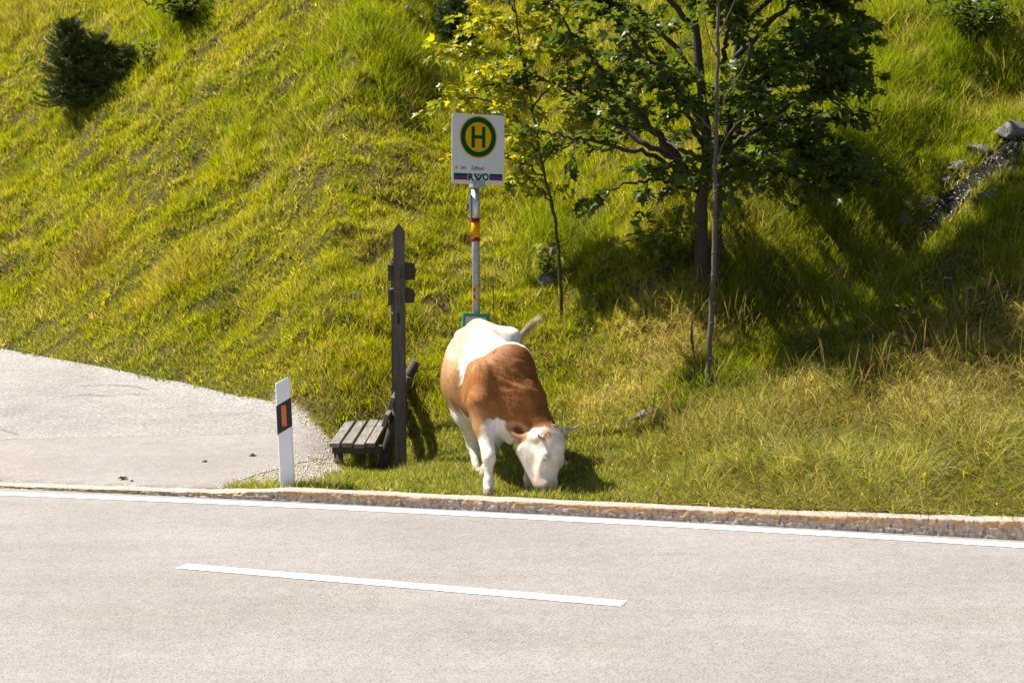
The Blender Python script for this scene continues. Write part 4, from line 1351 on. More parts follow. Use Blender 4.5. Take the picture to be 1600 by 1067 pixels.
# sign panel; its face looks to the right of the camera
YAW = rad(29.0)
eu = np.array([math.cos(YAW), math.sin(YAW), 0]); ew = np.array([0.004, 0, 1.0]); en = np.array([math.sin(YAW), -math.cos(YAW), 0])
for m_ in (m_yel, m_red): m_.node_tree.nodes['Principled BSDF'].inputs['Specular IOR Level'].default_value = 0.1
SW, SH = 0.558, 0.655
sc = At(743.3, 234, SY) + en * 0.055
m_sign = plain("sign_white", (0.62, 0.62, 0.62), 0.4, 0, 0.02, 4)
m_green = plain("sign_green", (0.002, 0.075, 0.022), 0.85, 0, 0.05, 6)
m_syel = plain("sign_yellow", (0.66, 0.36, 0.003), 0.85, 0, 0.04, 6)
m_blue = plain("sign_blue", (0.008, 0.08, 0.28), 0.85); m_sred = plain("sign_red", (0.42, 0.006, 0.012), 0.85)


for m_ in (m_green, m_syel, m_blue, m_sred): m_.node_tree.nodes['Principled BSDF'].inputs['Specular IOR Level'].default_value = 0.08


def rrect(w, h, r, n=5):
    o = []
    for cx, cy, a0 in ((w / 2 - r, h / 2 - r, 0), (-w / 2 + r, h / 2 - r, 90), (-w / 2 + r, -h / 2 + r, 180), (w / 2 - r, -h / 2 + r, 270)):
        for k in range(n + 1):
            a = rad(a0 + 90 * k / n); o.append((cx + r * math.cos(a), cy + r * math.sin(a)))
    return o


mb = MB(); mb.prism(rrect(SW, SH, 0.022), sc - en * 0.006, eu, ew, en, 0.006); panel = mb.build("sign_panel", m_sign, bs)
P0 = lambda u, v: sc + eu * (u - 0.5) * SW + ew * (0.5 - v) * SH


def disc(name, r0, r1, cen, mat, lift, parent, n=64):
    V = []; Fq = []
    for i in range(n):
        a = 2 * math.pi * i / n; d = eu * math.cos(a) + ew * math.sin(a)
        V += [cen + d * r0 + en * lift, cen + d * r1 + en * lift] if r1 > 0 else [cen + d * r0 + en * lift]
    if r1 > 0: Fq = [[2 * i, 2 * ((i + 1) % n), 2 * ((i + 1) % n) + 1, 2 * i + 1] for i in range(n)]
    else: Fq = [list(range(n))]
    return mk(name, V, Fq, mat, parent, False)


hc = P0(0.498, 0.327)
roundel = disc("yellow_disc", 0.2, 0, hc, m_syel, 0.001, panel)
disc("green_ring", 0.187, 0.139, hc, m_green, 0.0025, panel)
mb = MB()
for u0, u1, v0, v1 in ((-0.074, -0.038, -0.1, 0.1), (0.038, 0.074, -0.1, 0.1), (-0.038, 0.038, -0.014, 0.017)):
    mb.prism([(u0, v0), (u1, v0), (u1, v1), (u0, v1)], hc + en * 0.002, eu, ew, en, 0.001)
mb.build("letter_h", m_green, panel)
disc("yellow_dot", 0.0155, 0, P0(0.086, 0.769), m_syel, 0.001, panel, 24)


def lettering(name, txt, u0, u1, v0, v1, mat, bold=0.0):
    cu = bpy.data.curves.new(name, 'FONT'); cu.body = txt; cu.offset = bold; cu.resolution_u = 4
    ob = bpy.data.objects.new("t", cu); COL.objects.link(ob)
    dg = bpy.context.evaluated_depsgraph_get(); me = ob.evaluated_get(dg).to_mesh()
    V = np.array([v.co for v in me.vertices]); Fq = [list(p.vertices) for p in me.polygons]
    ob.evaluated_get(dg).to_mesh_clear(); bpy.data.objects.remove(ob)
    x = V[:, 0]; y = V[:, 1]
    caph = y[Vmask(y)].max() if False else y.max()
    U_n = u0 + (x - x.min()) / (x.max() - x.min()) * (u1 - u0)
    # letters stand on the base line, descenders below it
    Vn = v1 - y / caph * (v1 - v0)
    W = sc + ((U_n - 0.5) * SW)[:, None] * eu + ((0.5 - Vn) * SH)[:, None] * ew + en * 0.0015
    return mk(name, W, Fq, mat, panel, False)


lettering("line_number", "845", 0.172, 0.270, 0.748, 0.797, m_ink, 0.0)
lettering("stop_name", "Zipfh\u00e4usl", 0.362, 0.605, 0.745, 0.797, m_ink, 0.004)
for u0, u1 in ((0.035, 0.295), (0.712, 0.965)):
    for k, mt in enumerate((m_green, m_blue, m_sred)):
        v0 = 0.849 + 0.0317 * k; v1 = v0 + 0.0317
        mb = MB(); mb.prism([(0, 0), ((u1 - u0) * SW, 0), ((u1 - u0) * SW, (v1 - v0) * SH), (0, (v1 - v0) * SH)], P0(u0, v1), eu, ew, en, 0.001)
        mb.build("colour_bar", mt, panel)
lettering("logo_letter", "R", 0.305, 0.420, 0.849, 0.946, m_green, 0.05)
disc("logo_ring", 0.0345, 0.018, P0(0.640, 0.897), m_green, 0.0016, panel, 32)
mb = MB(); o = P0(0.50, 0.946)
mb.prism([(-0.017, 0), (0.017, 0), (0.054, 0.064), (0.033, 0.064), (0.0, 0.016), (-0.033, 0.064), (-0.054, 0.064)], o, eu, ew, en, 0.001); mb.build("logo_letter", m_green, panel)
mb = MB(); mb.prism([(0, 0.028), (0.023, 0.064), (0.010, 0.064), (0, 0.048), (-0.010, 0.064), (-0.023, 0.064)], o, eu, ew, en, 0.0012); mb.build("logo_wedge", m_blue, panel)
# bracket
mb = MB(); cb = At(743.5, 289, SY) + en * 0.05
R = np.stack([eu, -en, np.array([0, 0, 1.0])], 1)
mb.box(cb + en * 0.012, (0.062, 0.008, 0.034), R, bev=0.004); mb.box(cb - en * 0.05, (0.05, 0.052, 0.028), R, bev=0.004)
br = mb.build("bracket", m_galv, bs)
for s in (-1, 1):
    mb = MB(); q = cb + en * 0.021 + eu * 0.042 * s; mb.tube([q, q + en * 0.008], 0.009, 6); mb.build("bolt", m_galv, br)
# timetable case on the pole, mostly hidden by the cow
YW2 = rad(20); tu = np.array([math.cos(YW2), math.sin(YW2), -0.055]); tv = np.array([0.05, 0, 1.0]); tn = np.array([math.sin(YW2), -math.cos(YW2), 0])
tc = At(738, 527, SY - 0.02) + tn * 0.075
TW_, TH_ = 0.265, 0.46
m_case = plain("case_green", (0.0, 0.22, 0.15), 0.4, 0, 0.06, 8)
mb = MB()
for (cx, cz, hx, hz) in ((0, TH_ / 2 - 0.014, TW_ / 2, 0.014), (0, -TH_ / 2 + 0.014, TW_ / 2, 0.014), (-TW_ / 2 + 0.012, 0, 0.012, TH_ / 2 - 0.028), (TW_ / 2 - 0.012, 0, 0.012, TH_ / 2 - 0.028)):
    mb.prism([(cx - hx, cz - hz), (cx + hx, cz - hz), (cx + hx, cz + hz), (cx - hx, cz + hz)], tc, tu, tv, tn, 0.022)
mb.prism([(-TW_ / 2, -TH_ / 2), (TW_ / 2, -TH_ / 2), (TW_ / 2, TH_ / 2), (-TW_ / 2, TH_ / 2)], tc - tn * 0.012, tu, tv, tn, 0.010)
case = mb.build("timetable_case", m_case, bs)
mb = MB(); mb.prism([(-TW_ / 2 + 0.026, -TH_ / 2 + 0.03), (TW_ / 2 - 0.026, -TH_ / 2 + 0.03), (TW_ / 2 - 0.026, TH_ / 2 - 0.03), (-TW_ / 2 + 0.026, TH_ / 2 - 0.03)], tc, tu, tv, tn, 0.003)
mb.build("paper", plain("printed_paper", (0.50, 0.51, 0.52), 0.6, 0, 0.25, 60), case)

# ------------------------------------------------------------------ loose gravel beside the driveway
rg_ = np.random.default_rng(160)
gp_ = np.array(_gp); PX = gp_[:, 0].min() - 0.1 + rg_.random(9000) * (np.ptp(gp_[:, 0]) + 0.2); PYv = gp_[:, 1].min() - 0.1 + rg_.random(9000) * (np.ptp(gp_[:, 1]) + 0.2)
okg = in_poly(PX, PYv, _gp) & (PX > drive_right(PYv) - 0.05 - 0.25 * rg_.random(9000) ** 3)
PX = PX[okg]; PYv = PYv[okg]; n = len(PX)
oc = np.array([(1, 0, 0), (0, 1, 0), (-1, 0, 0), (0, -1, 0), (0, 0, 0.8), (0, 0, -0.5)])
of = np.array([(0, 1, 4), (1, 2, 4), (2, 3, 4), (3, 0, 4), (1, 0, 5), (2, 1, 5), (3, 2, 5), (0, 3, 5)])
sz = (0.004 + 0.009 * rg_.random(n) ** 2)[:, None, None]
V = np.stack([PX, PYv, terr(PX, PYv) + 0.006], 1)[:, None, :] + sz * (oc[None] * (0.7 + 0.6 * rg_.random((n, 6, 3))))
tag(mk("gravel", V.reshape(-1, 3), (of[None] + (np.arange(n) * 6)[:, None, None]).reshape(-1, 3), M_GRAVEL, None, False), "loose pale gravel between the driveway and the bench", "gravel", kind="stuff")

# ------------------------------------------------------------------ little things on the ground
M_DEAD = leafy("dead_leaf", 0.2, 0.8, (1, 1, 1), 0.1)
for i, (px, py, s, lab) in enumerate(((192, 750, 0.045, "curled brown dead leaf on the driveway near the kerb"), (206, 753, 0.02, "tiny dark scrap beside the dead leaf on the driveway"),
                                     (395, 714, 0.04, "dark scrap of leaf on the driveway left of the marker post"), (410, 654, 0.06, "brown twig bit on the old asphalt by the grass edge"),
                                     (320, 723, 0.03, "brown crumb in the middle of the driveway"))):
    p = on_drive(px, py); r = np.random.default_rng(90 + i)
    n = 9; V = []; Fq = []
    for a in range(n):
        for c in range(n):
            u = a / (n - 1) - 0.5; w = c / (n - 1) - 0.5; k = max(0.05, 1 - (2 * u) ** 2)
            V.append(p + np.array([u * 2 * s, w * s * 1.1 * k, 0.006 + s * (0.9 * w * w * 4 * k * 0.5 + 0.25 * math.sin(u * 5 + i) ** 2)]))
    for a in range(n - 1):
        for c in range(n - 1): Fq.append([a * n + c, (a + 1) * n + c, (a + 1) * n + c + 1, a * n + c + 1])
    tag(mk("dead_leaf", V, Fq, M_DEAD, None, True, np.tile(np.array((0.13, 0.075, 0.04)), (n * n, 1)), loc=p), lab, "leaf", "scraps on the driveway")

M_PETAL = plain("white_petal", (0.72, 0.70, 0.64), 0.7, 0, 0.1, 60)
M_YPETAL = plain("yellow_petal", (0.70, 0.50, 0.02), 0.6, 0, 0.1, 60)
M_PPETAL = plain("pink_petal", (0.42, 0.20, 0.30), 0.7, 0, 0.1, 60)


def flower(px, py, h, rad_, mat, lab, kind, seed, group):
    r = np.random.default_rng(seed)
    # the photo gives the head; the stem stands below it
    for dz in np.linspace(h, h, 1):
        q = H(px, py, dz)
    p = np.array([q[0], q[1], float(terr(q[0], q[1]))])
    root = thing("wild_flower", p, lab, "flower", group)
    top = p + np.array([r.normal() * 0.02, 0, h])
    S = MB(); S.tube([p - (0, 0, 0.03), p + (top - p) * 0.5 + (0.01, 0, 0), top], [0.004, 0.003, 0.002], 5)
    Hd = MB()
    n = 26 if kind == "umbel" else 12
    for i in range(n):
        a = r.random() * 6.28; d = math.sqrt(r.random()) * rad_
        c = top + np.array([math.cos(a) * d, math.sin(a) * d, 0.035 - 0.35 * d * d / rad_ + r.normal() * 0.004]) if kind == "umbel" else top + np.array([math.cos(a) * d, math.sin(a) * d, r.normal() * rad_ * 0.8])
        S.tube([top - (0, 0, 0.02), c], [0.0012, 0.0012], 4)
        for k in range(5):
            b2 = 6.28 * k / 5 + a; rr1 = rad_ * (0.22 if kind == "umbel" else 0.35)
            e1 = c + np.array([math.cos(b2) * rr1, math.sin(b2) * rr1, 0.002]); e2 = c + np.array([math.cos(b2 + 0.9) * rr1, math.sin(b2 + 0.9) * rr1, 0.002])
            Hd.add([c, e1, (e1 + e2) / 2 + (e1 + e2 - 2 * c) * 0.2, e2], [[0, 1, 2, 3]])
    if kind != "umbel": Hd.tube([top - (0, 0, rad_ * 1.3), top, top + (0, 0, rad_ * 1.5)], [rad_ * 0.3, rad_ * 0.45, rad_ * 0.25], 6)
    S.build("stem", M_TWIG, root, True); Hd.build("flower_head", mat, root)


flower(1483, 440, 0.45, 0.040, M_PETAL, "white umbel flower, highest of the three at the right shade edge", "umbel", 101, "white umbels by the gully")
flower(1514, 456, 0.42, 0.042, M_PETAL, "white umbel flower, middle one of the three at the right", "umbel", 102, "white umbels by the gully")
flower(1532, 481, 0.38, 0.034, M_PETAL, "white umbel flower, lowest of the three at the right shade edge", "umbel", 103, "white umbels by the gully")
flower(1246, 484, 0.30, 0.024, M_PETAL, "lone white flower in the dark hollow above the grey stone", "umbel", 104, "white umbels by the gully")
flower(1446, 748, 0.16, 0.030, M_YPETAL, "yellow flower spike in the verge grass above the kerb", "spike", 105, "yellow verge flowers")
flower(1503, 741, 0.14, 0.020, M_YPETAL, "smaller yellow flower right of the yellow flower spike", "spike", 106, "yellow verge flowers")
flower(1545, 698, 0.16, 0.020, M_YPETAL, "yellow flower farther up the verge near the right edge", "spike", 107, "yellow verge flowers")
flower(1466, 725, 0.14, 0.020, M_PPETAL, "pinkish flower above the yellow flower spike", "spike", 108, "pink verge flowers")
flower(1384, 698, 0.14, 0.020, M_PPETAL, "dark pinkish flower left in the verge", "spike", 109, "pink verge flowers")
flower(1027, 775, 0.10, 0.018, M_PPETAL, "pink clover head just behind the kerb right of the cow", "spike", 110, "pink verge flowers")
flower(46, 412, 0.25, 0.025, M_YPETAL, "single yellow flower on the left slope near the dry reeds", "spike", 111, "yellow verge flowers")
#@@PART4
# ------------------------------------------------------------------ the cow
def smin(a, b, k):
    h = np.maximum(k - np.abs(a - b), 0) / k
    return np.minimum(a, b) - h * h * k * 0.25


class Field:
    def __init__(s, lo, hi, step):
        s.lo = np.array(lo); s.step = step
        s.n = np.ceil((np.array(hi) - s.lo) / step).astype(int) + 1
        s.D = np.full(s.n, 9.0, np.float32)

    def sub(s, lo, hi):
        a = np.clip(np.floor((lo - s.lo) / s.step).astype(int), 0, s.n - 1)
        b = np.clip(np.ceil((hi - s.lo) / s.step).astype(int) + 1, 1, s.n)
        sl = tuple(slice(i, j) for i, j in zip(a, b))
        ax = [s.lo[i] + np.arange(a[i], b[i]) * s.step for i in range(3)]
        return sl, np.stack(np.meshgrid(*ax, indexing='ij'), -1)

    def cone(s, a, b, ra, rb, k=0.06, sq=None):
        """tapered limb from a to b; sq = (direction, factor) widens the section along that direction"""
        a = np.asarray(a, float); b = np.asarray(b, float)
        f = sq[1] if sq else 1.0
        m = max(ra, rb) * max(1, f) + 0.10 + k
        sl, P = s.sub(np.minimum(a, b) - m, np.maximum(a, b) + m)
        ba = b - a
        t = np.clip(((P - a) @ ba) / (ba @ ba), 0, 1)
        q = P - a - t[..., None] * ba
        if sq:
            u = np.asarray(sq[0], float); u = u / np.linalg.norm(u)
            q = q - (q @ u)[..., None] * u * (1 - 1 / f)
        d = np.linalg.norm(q, axis=-1) - (ra + (rb - ra) * t)
        s.D[sl] = smin(s.D[sl], d.astype(np.float32), k)

    def ell(s, c, R, r, k=0.08, cut=False):
        """ellipsoid: R rows are its axes, r its radii"""
        c = np.asarray(c, float); R = np.asarray(R, float); r = np.asarray(r, float)
        m = r.max() + 0.1 + k
        sl, P = s.sub(c - m, c + m)
        q = (P - c) @ R.T
        k0 = np.linalg.norm(q / r, axis=-1); k1 = np.linalg.norm(q / (r * r), axis=-1) + 1e-9
        d = (k0 * (k0 - 1) / k1).astype(np.float32)
        if cut: s.D[sl] = -smin(-s.D[sl], d, k)
        else: s.D[sl] = smin(s.D[sl], d, k)

    def mesh(s):
        """surface nets"""
        D = s.D; n = D.shape
        ins = D < 0
        c = np.zeros(tuple(k - 1 for k in n), np.int8)
        for i in (0, 1):
            for j in (0, 1):
                for k in (0, 1):
                    c += ins[i:n[0] - 1 + i, j:n[1] - 1 + j, k:n[2] - 1 + k]
        act = (c > 0) & (c < 8)
        ix = np.argwhere(act); num = np.full(act.shape, -1, np.int64); num[act] = np.arange(len(ix))
        acc = np.zeros((len(ix), 3)); cnt = np.zeros(len(ix))
        cor = [(i, j, k) for i in (0, 1) for j in (0, 1) for k in (0, 1)]
        for a in cor:
            for ax in range(3):
                if a[ax]: continue
                b = list(a); b[ax] = 1
                da = D[ix[:, 0] + a[0], ix[:, 1] + a[1], ix[:, 2] + a[2]]; db = D[ix[:, 0] + b[0], ix[:, 1] + b[1], ix[:, 2] + b[2]]
                x = (da < 0) != (db < 0)
                t = np.where(x, da / np.where(x, da - db, 1), 0)
                p = np.tile(np.array(a, float), (len(ix), 1)); p[:, ax] += t
                acc[x] += p[x]; cnt[x] += 1
        V = s.lo + (ix + acc / cnt[:, None]) * s.step
        Q = []
        for ax in range(3):
            u, v = (ax + 1) % 3, (ax + 2) % 3
            sl0 = [slice(1, k - 1) for k in n]; sl1 = list(sl0); sl0[ax] = slice(0, n[ax] - 1); sl1[ax] = slice(1, n[ax])
            e = np.argwhere(ins[tuple(sl0)] != ins[tuple(sl1)])
            off = np.array([1, 1, 1]); off[ax] = 0
            e = e + off
            def cell(du, dv):
                q = e.copy(); q[:, u] -= du; q[:, v] -= dv
                return num[q[:, 0], q[:, 1], q[:, 2]]
            quad = np.stack([cell(1, 1), cell(0, 1), cell(0, 0), cell(1, 0)], 1)
            fl = ins[e[:, 0], e[:, 1], e[:, 2]]
            quad[~fl] = quad[~fl][:, ::-1]
            Q.append(quad)
        Q = np.concatenate(Q)
        return V, Q[(Q >= 0).all(1)]


def near(P, c, r):
    return np.exp(-(np.linalg.norm(P - np.asarray(c), axis=1) / r) ** 2)


CF = np.array([0.36, -0.93, 0.0]); CF /= np.linalg.norm(CF)       # the way the cow faces
CL = np.array([-CF[1], CF[0], 0.0])                               # its left side, to the right in the photo
CU = np.array([0, 0, 1.0])
AX = np.stack([CF, CL, CU])
FD = Field((-0.85, 11.1, -0.06), (0.75, 13.55, 1.62), 0.0105)
A_ = At
pel = A_(757, 563, 12.85); bar = A_(753, 588, 12.45); che = A_(776, 618, 12.05)
FD.ell(pel, AX, (0.40, 0.315, 0.335), 0.1)
FD.ell(pel + CF * -0.12 + CU * -0.06, AX, (0.30, 0.30, 0.30), 0.12)
FD.ell(bar + CF * -0.02 + CL * 0.012, AX, (0.52, 0.330, 0.36), 0.14)
FD.ell(bar + CU * -0.10 + CF * 0.02 + CL * 0.012, AX, (0.46, 0.300, 0.29), 0.14)
FD.ell(che, AX, (0.36, 0.235, 0.33), 0.12)
for s in (-1, 1):                                                   # hook bones and pin bones
    FD.ell(pel + CL * 0.22 * s + CU * 0.235 + CF * 0.14, AX, (0.09, 0.055, 0.05), 0.13)
    FD.ell(pel + CL * 0.10 * s + CU * 0.20 - CF * 0.35, AX, (0.07, 0.05, 0.06), 0.12)
FD.cone(pel + CU * 0.315 - CF * 0.2, bar + CU * 0.335, 0.035, 0.05, 0.14)
wit = A_(800, 572, 11.95)
FD.cone(bar + CU * 0.32, wit + CU * 0.02, 0.06, 0.10, 0.16)
FD.ell(wit, AX, (0.20, 0.13, 0.16), 0.14)
# shoulders
for s, px, py, Y in ((-1, 755, 606, 11.86), (1, 812, 606, 12.02)):
    FD.ell(A_(px, py, Y), AX, (0.16, 0.075, 0.22), 0.08)
for s in (-1, 1):                                                   # hollow before the hip, fold behind the shoulder
    if s < 0: FD.ell(bar + CL * 0.37 * s + CU * 0.20 - CF * 0.22, AX, (0.15, 0.07, 0.11), 0.10, cut=True)
    FD.ell(bar + CL * (0.345 * s + 0.012) + CU * 0.03 + CF * 0.27, AX, (0.045, 0.045, 0.24), 0.09, cut=True)
# neck: crest line above, throat line below
pol = A_(855, 674, 11.60)
FD.cone(wit + CF * 0.02, A_(824, 620, 11.76), 0.150, 0.122, 0.12)
FD.cone(A_(824, 620, 11.76), pol, 0.122, 0.085, 0.10)
FD.cone(A_(784, 622, 11.92), A_(812, 655, 11.78), 0.180, 0.125, 0.12)
FD.cone(A_(812, 655, 11.78), A_(838, 688, 11.66), 0.125, 0.09, 0.10)
# brisket and dewlap
FD.ell(A_(782, 655, 11.86), AX, (0.16, 0.12, 0.14), 0.12)
FD.cone(A_(782, 660, 11.82), A_(797, 690, 11.76), 0.06, 0.018, 0.09)
# legs
legs_f = [((754, 632, 11.84), (757, 668, 11.78), (764, 716, 11.60), (763, 752, 11.54), (761, 772, 11.50)),
          ((826, 640, 12.00), (826, 676, 11.95), (826, 712, 11.86), (826, 748, 11.80), (827, 768, 11.76))]
for g in legs_f:
    p = [A_(*q) for q in g]; p[4][2] = float(terr(p[4][0], p[4][1])) + 0.012
    FD.cone(p[0], p[1], 0.125, 0.080, 0.08, (CF, 1.25))
    FD.cone(p[1], p[2], 0.080, 0.048, 0.06, (CF, 1.15))
    FD.ell(p[2], AX, (0.052, 0.048, 0.062), 0.04)
    FD.cone(p[2], p[3], 0.041, 0.033, 0.03)
    FD.ell(p[3], AX, (0.043, 0.040, 0.042), 0.03)
    FD.cone(p[3], p[4] + CF * 0.02, 0.037, 0.046, 0.02)
legs_h = [((726, 618, 12.85), (731, 650, 12.74), (739, 694, 12.86), (746, 738, 12.66), (747, 756, 12.60)),
          ((800, 620, 12.90), (790, 655, 12.75), (770, 700, 12.84), (755, 742, 12.52), (754, 758, 12.46))]
for g in legs_h:
    p = [A_(*q) for q in g]; p[4][2] = float(terr(p[4][0], p[4][1])) + 0.012
    FD.cone(p[0], p[1], 0.17, 0.10, 0.12, (CF, 1.25))
    FD.cone(p[1], p[2], 0.098, 0.052, 0.08, (CF, 1.2))
    FD.ell(p[2] - CF * 0.015, AX, (0.062, 0.046, 0.070), 0.04)
    FD.cone(p[2], p[3], 0.046, 0.036, 0.03)
    FD.ell(p[3], AX, (0.045, 0.042, 0.042), 0.03)
    FD.cone(p[3], p[4] + CF * 0.02, 0.038, 0.046, 0.02)
FD.ell(bar + CU * -0.36 - CF * 0.42, AX, (0.14, 0.11, 0.07), 0.08)       # small udder
FD.ell(pel + CL * 0.13 + CU * 0.13 - CF * 0.33, AX, (0.16, 0.13, 0.16), 0.14)
# tail: from its root round the far side of the rump and up
tail = smooth_path([pel + CU * 0.27 - CF * 0.40, pel + CU * 0.20 - CF * 0.50 + CL * 0.06, pel + CU * 0.02 - CF * 0.52 + CL * 0.22, A_(806, 545, 13.2), A_(814, 526, 13.18), A_(820, 517, 13.14)], 4)
for i in range(len(tail) - 1):
    FD.cone(tail[i], tail[i + 1], 0.034 - 0.0009 * i, 0.034 - 0.0009 * (i + 1), 0.025)
# head: hanging down, forehead turned to the right of the camera
HN = np.array([0.79, -0.61, 0.10]); HN /= np.linalg.norm(HN)            # the way the forehead looks
HD = A_(855, 768, 11.47) - A_(862, 672, 11.58); HD /= np.linalg.norm(HD)  # poll to muzzle
HN = HN - HD * (HN @ HD); HN /= np.linalg.norm(HN); HL = np.cross(HN, HD)
if HL[0] < 0: HL = -HL
HA = np.stack([HD, HL, HN])
HS = 1.07
hp = lambda d, l, n: A_(861, 675, 11.58) + (HD * d + HL * l + HN * n) * HS       # head coordinates
FD.ell(hp(0.13, 0, -0.05), HA, np.array((0.17, 0.112, 0.14)) * HS, 0.06)
FD.ell(hp(0.02, 0, -0.02), HA, np.array((0.065, 0.105, 0.085)) * HS, 0.06)             # poll
FD.cone(hp(0.10, 0, 0.02), hp(0.36, 0, 0.0), 0.10, 0.070, 0.05, (HL, 1.08))
for s in (-1, 1):
    FD.cone(hp(0.14, 0.05 * s, -0.185), hp(0.35, 0.03 * s, -0.085), 0.09, 0.052, 0.07)     # jaw
    FD.ell(hp(0.205, 0.096 * s, 0.035), HA, np.array((0.055, 0.034, 0.036)) * HS, 0.035)                  # brow round the eye
    FD.ell(hp(0.275, 0.072 * s, -0.015), HA, np.array((0.09, 0.03, 0.035)) * HS, 0.05)                   # cheek bone
    FD.ell(hp(0.415, 0.045 * s, 0.030), HA, np.array((0.038, 0.036, 0.034)) * HS, 0.04)                  # nostril wing
FD.ell(hp(0.405, 0, -0.005), HA, np.array((0.062, 0.083, 0.066)) * HS, 0.05)           # muzzle
FD.ell(hp(0.405, 0, -0.060), HA, np.array((0.048, 0.062, 0.040)) * HS, 0.04)           # chin
for s in (-1, 1):
    FD.ell(hp(0.425, 0.048 * s, 0.066), HA, np.array((0.020, 0.012, 0.016)) * HS, 0.012, cut=True)       # nostrils
    FD.ell(hp(0.215, 0.126 * s, 0.050), HA, np.array((0.020, 0.013, 0.013)) * HS, 0.012, cut=True)       # eye sockets
# ears: the near one hangs back towards the left of the photo
ea = A_(823, 683, 11.60); eb = A_(797, 664, 11.66)
FD.cone(hp(0.055, -0.10, -0.05), ea, 0.035, 0.028, 0.03)
e1 = (eb - ea) / np.linalg.norm(eb - ea); e3 = np.array([0.25, -0.9, 0.35]); e3 -= e1 * (e3 @ e1); e3 /= np.linalg.norm(e3); e2 = np.cross(e3, e1)
EAR = np.stack([e1, e2, e3])
FD.ell((ea + eb) / 2, EAR, (0.092, 0.075, 0.024), 0.02)
FD.ell((ea + eb) / 2 + e3 * 0.022 + e1 * 0.01, EAR, (0.062, 0.038, 0.016), 0.012, cut=True)
ec_ = hp(0.05, 0.105, -0.07); ed = ec_ + HL * 0.10 - HN * 0.14 - HD * 0.005
FD.cone(hp(0.05, 0.09, -0.05), ec_, 0.035, 0.028, 0.03)
f1 = (ed - ec_) / np.linalg.norm(ed - ec_); f3 = HN - f1 * (HN @ f1); f3 /= np.linalg.norm(f3)
FD.ell((ec_ + ed) / 2, np.stack([f1, np.cross(f3, f1), f3]), (0.105, 0.058, 0.022), 0.02)

CV, CQ = FD.mesh()
del FD
# smooth the voxel steps
for _ in range(5):
    s = np.zeros_like(CV); c = np.zeros(len(CV))
    for i in range(4):
        np.add.at(s, CQ[:, i], CV[CQ[:, (i + 1) % 4]]); np.add.at(c, CQ[:, i], 1)
        np.add.at(s, CQ[:, i], CV[CQ[:, (i + 3) % 4]]); np.add.at(c, CQ[:, i], 1)
    CV = CV + 0.5 * (s / c[:, None] - CV)
fn = np.cross(CV[CQ[:, 2]] - CV[CQ[:, 0]], CV[CQ[:, 3]] - CV[CQ[:, 1]])
CNm = np.zeros_like(CV)
for i in range(4): np.add.at(CNm, CQ[:, i], fn)
if (CNm * (CV - bar)).sum() < 0:
    CQ = CQ[:, ::-1].copy(); CNm = -CNm
CNm /= np.linalg.norm(CNm, axis=1)[:, None] + 1e-12
# folds and loose skin
wr = (fbm(CV[:, 0] * 9 + CV[:, 2] * 6, CV[:, 1] * 7 + CV[:, 2] * 3, 130, 3) - 0.5)
wr = wr + 2.6 * near(CV, A_(826, 600, 11.75), 0.30) * (fbm(CV[:, 0] * 8 + 2, CV[:, 2] * 26 + CV[:, 0] * 8, 134, 3) - 0.5)
rib = np.sin(((CV - bar) @ CF) * 52 + (CV[:, 2] - 0.9) * 9) * np.exp(-(((CV - bar) @ CF + 0.02) / 0.24) ** 2) * sstep(0.62, 0.8, CV[:, 2]) * sstep(1.35, 1.2, CV[:, 2])
CV = CV + CNm * (wr * 0.008 + rib * 0.0022)[:, None]


WHITE = np.array((0.79, 0.73, 0.635)); CREAM = np.array((0.62, 0.44, 0.235)); TAN = np.array((0.46, 0.235, 0.085))
BROWN = np.array((0.35, 0.142, 0.030)); DEEP = np.array((0.22, 0.072, 0.012)); PINK = np.array((0.50, 0.34, 0.27)); GREYP = np.array((0.20, 0.15, 0.13))


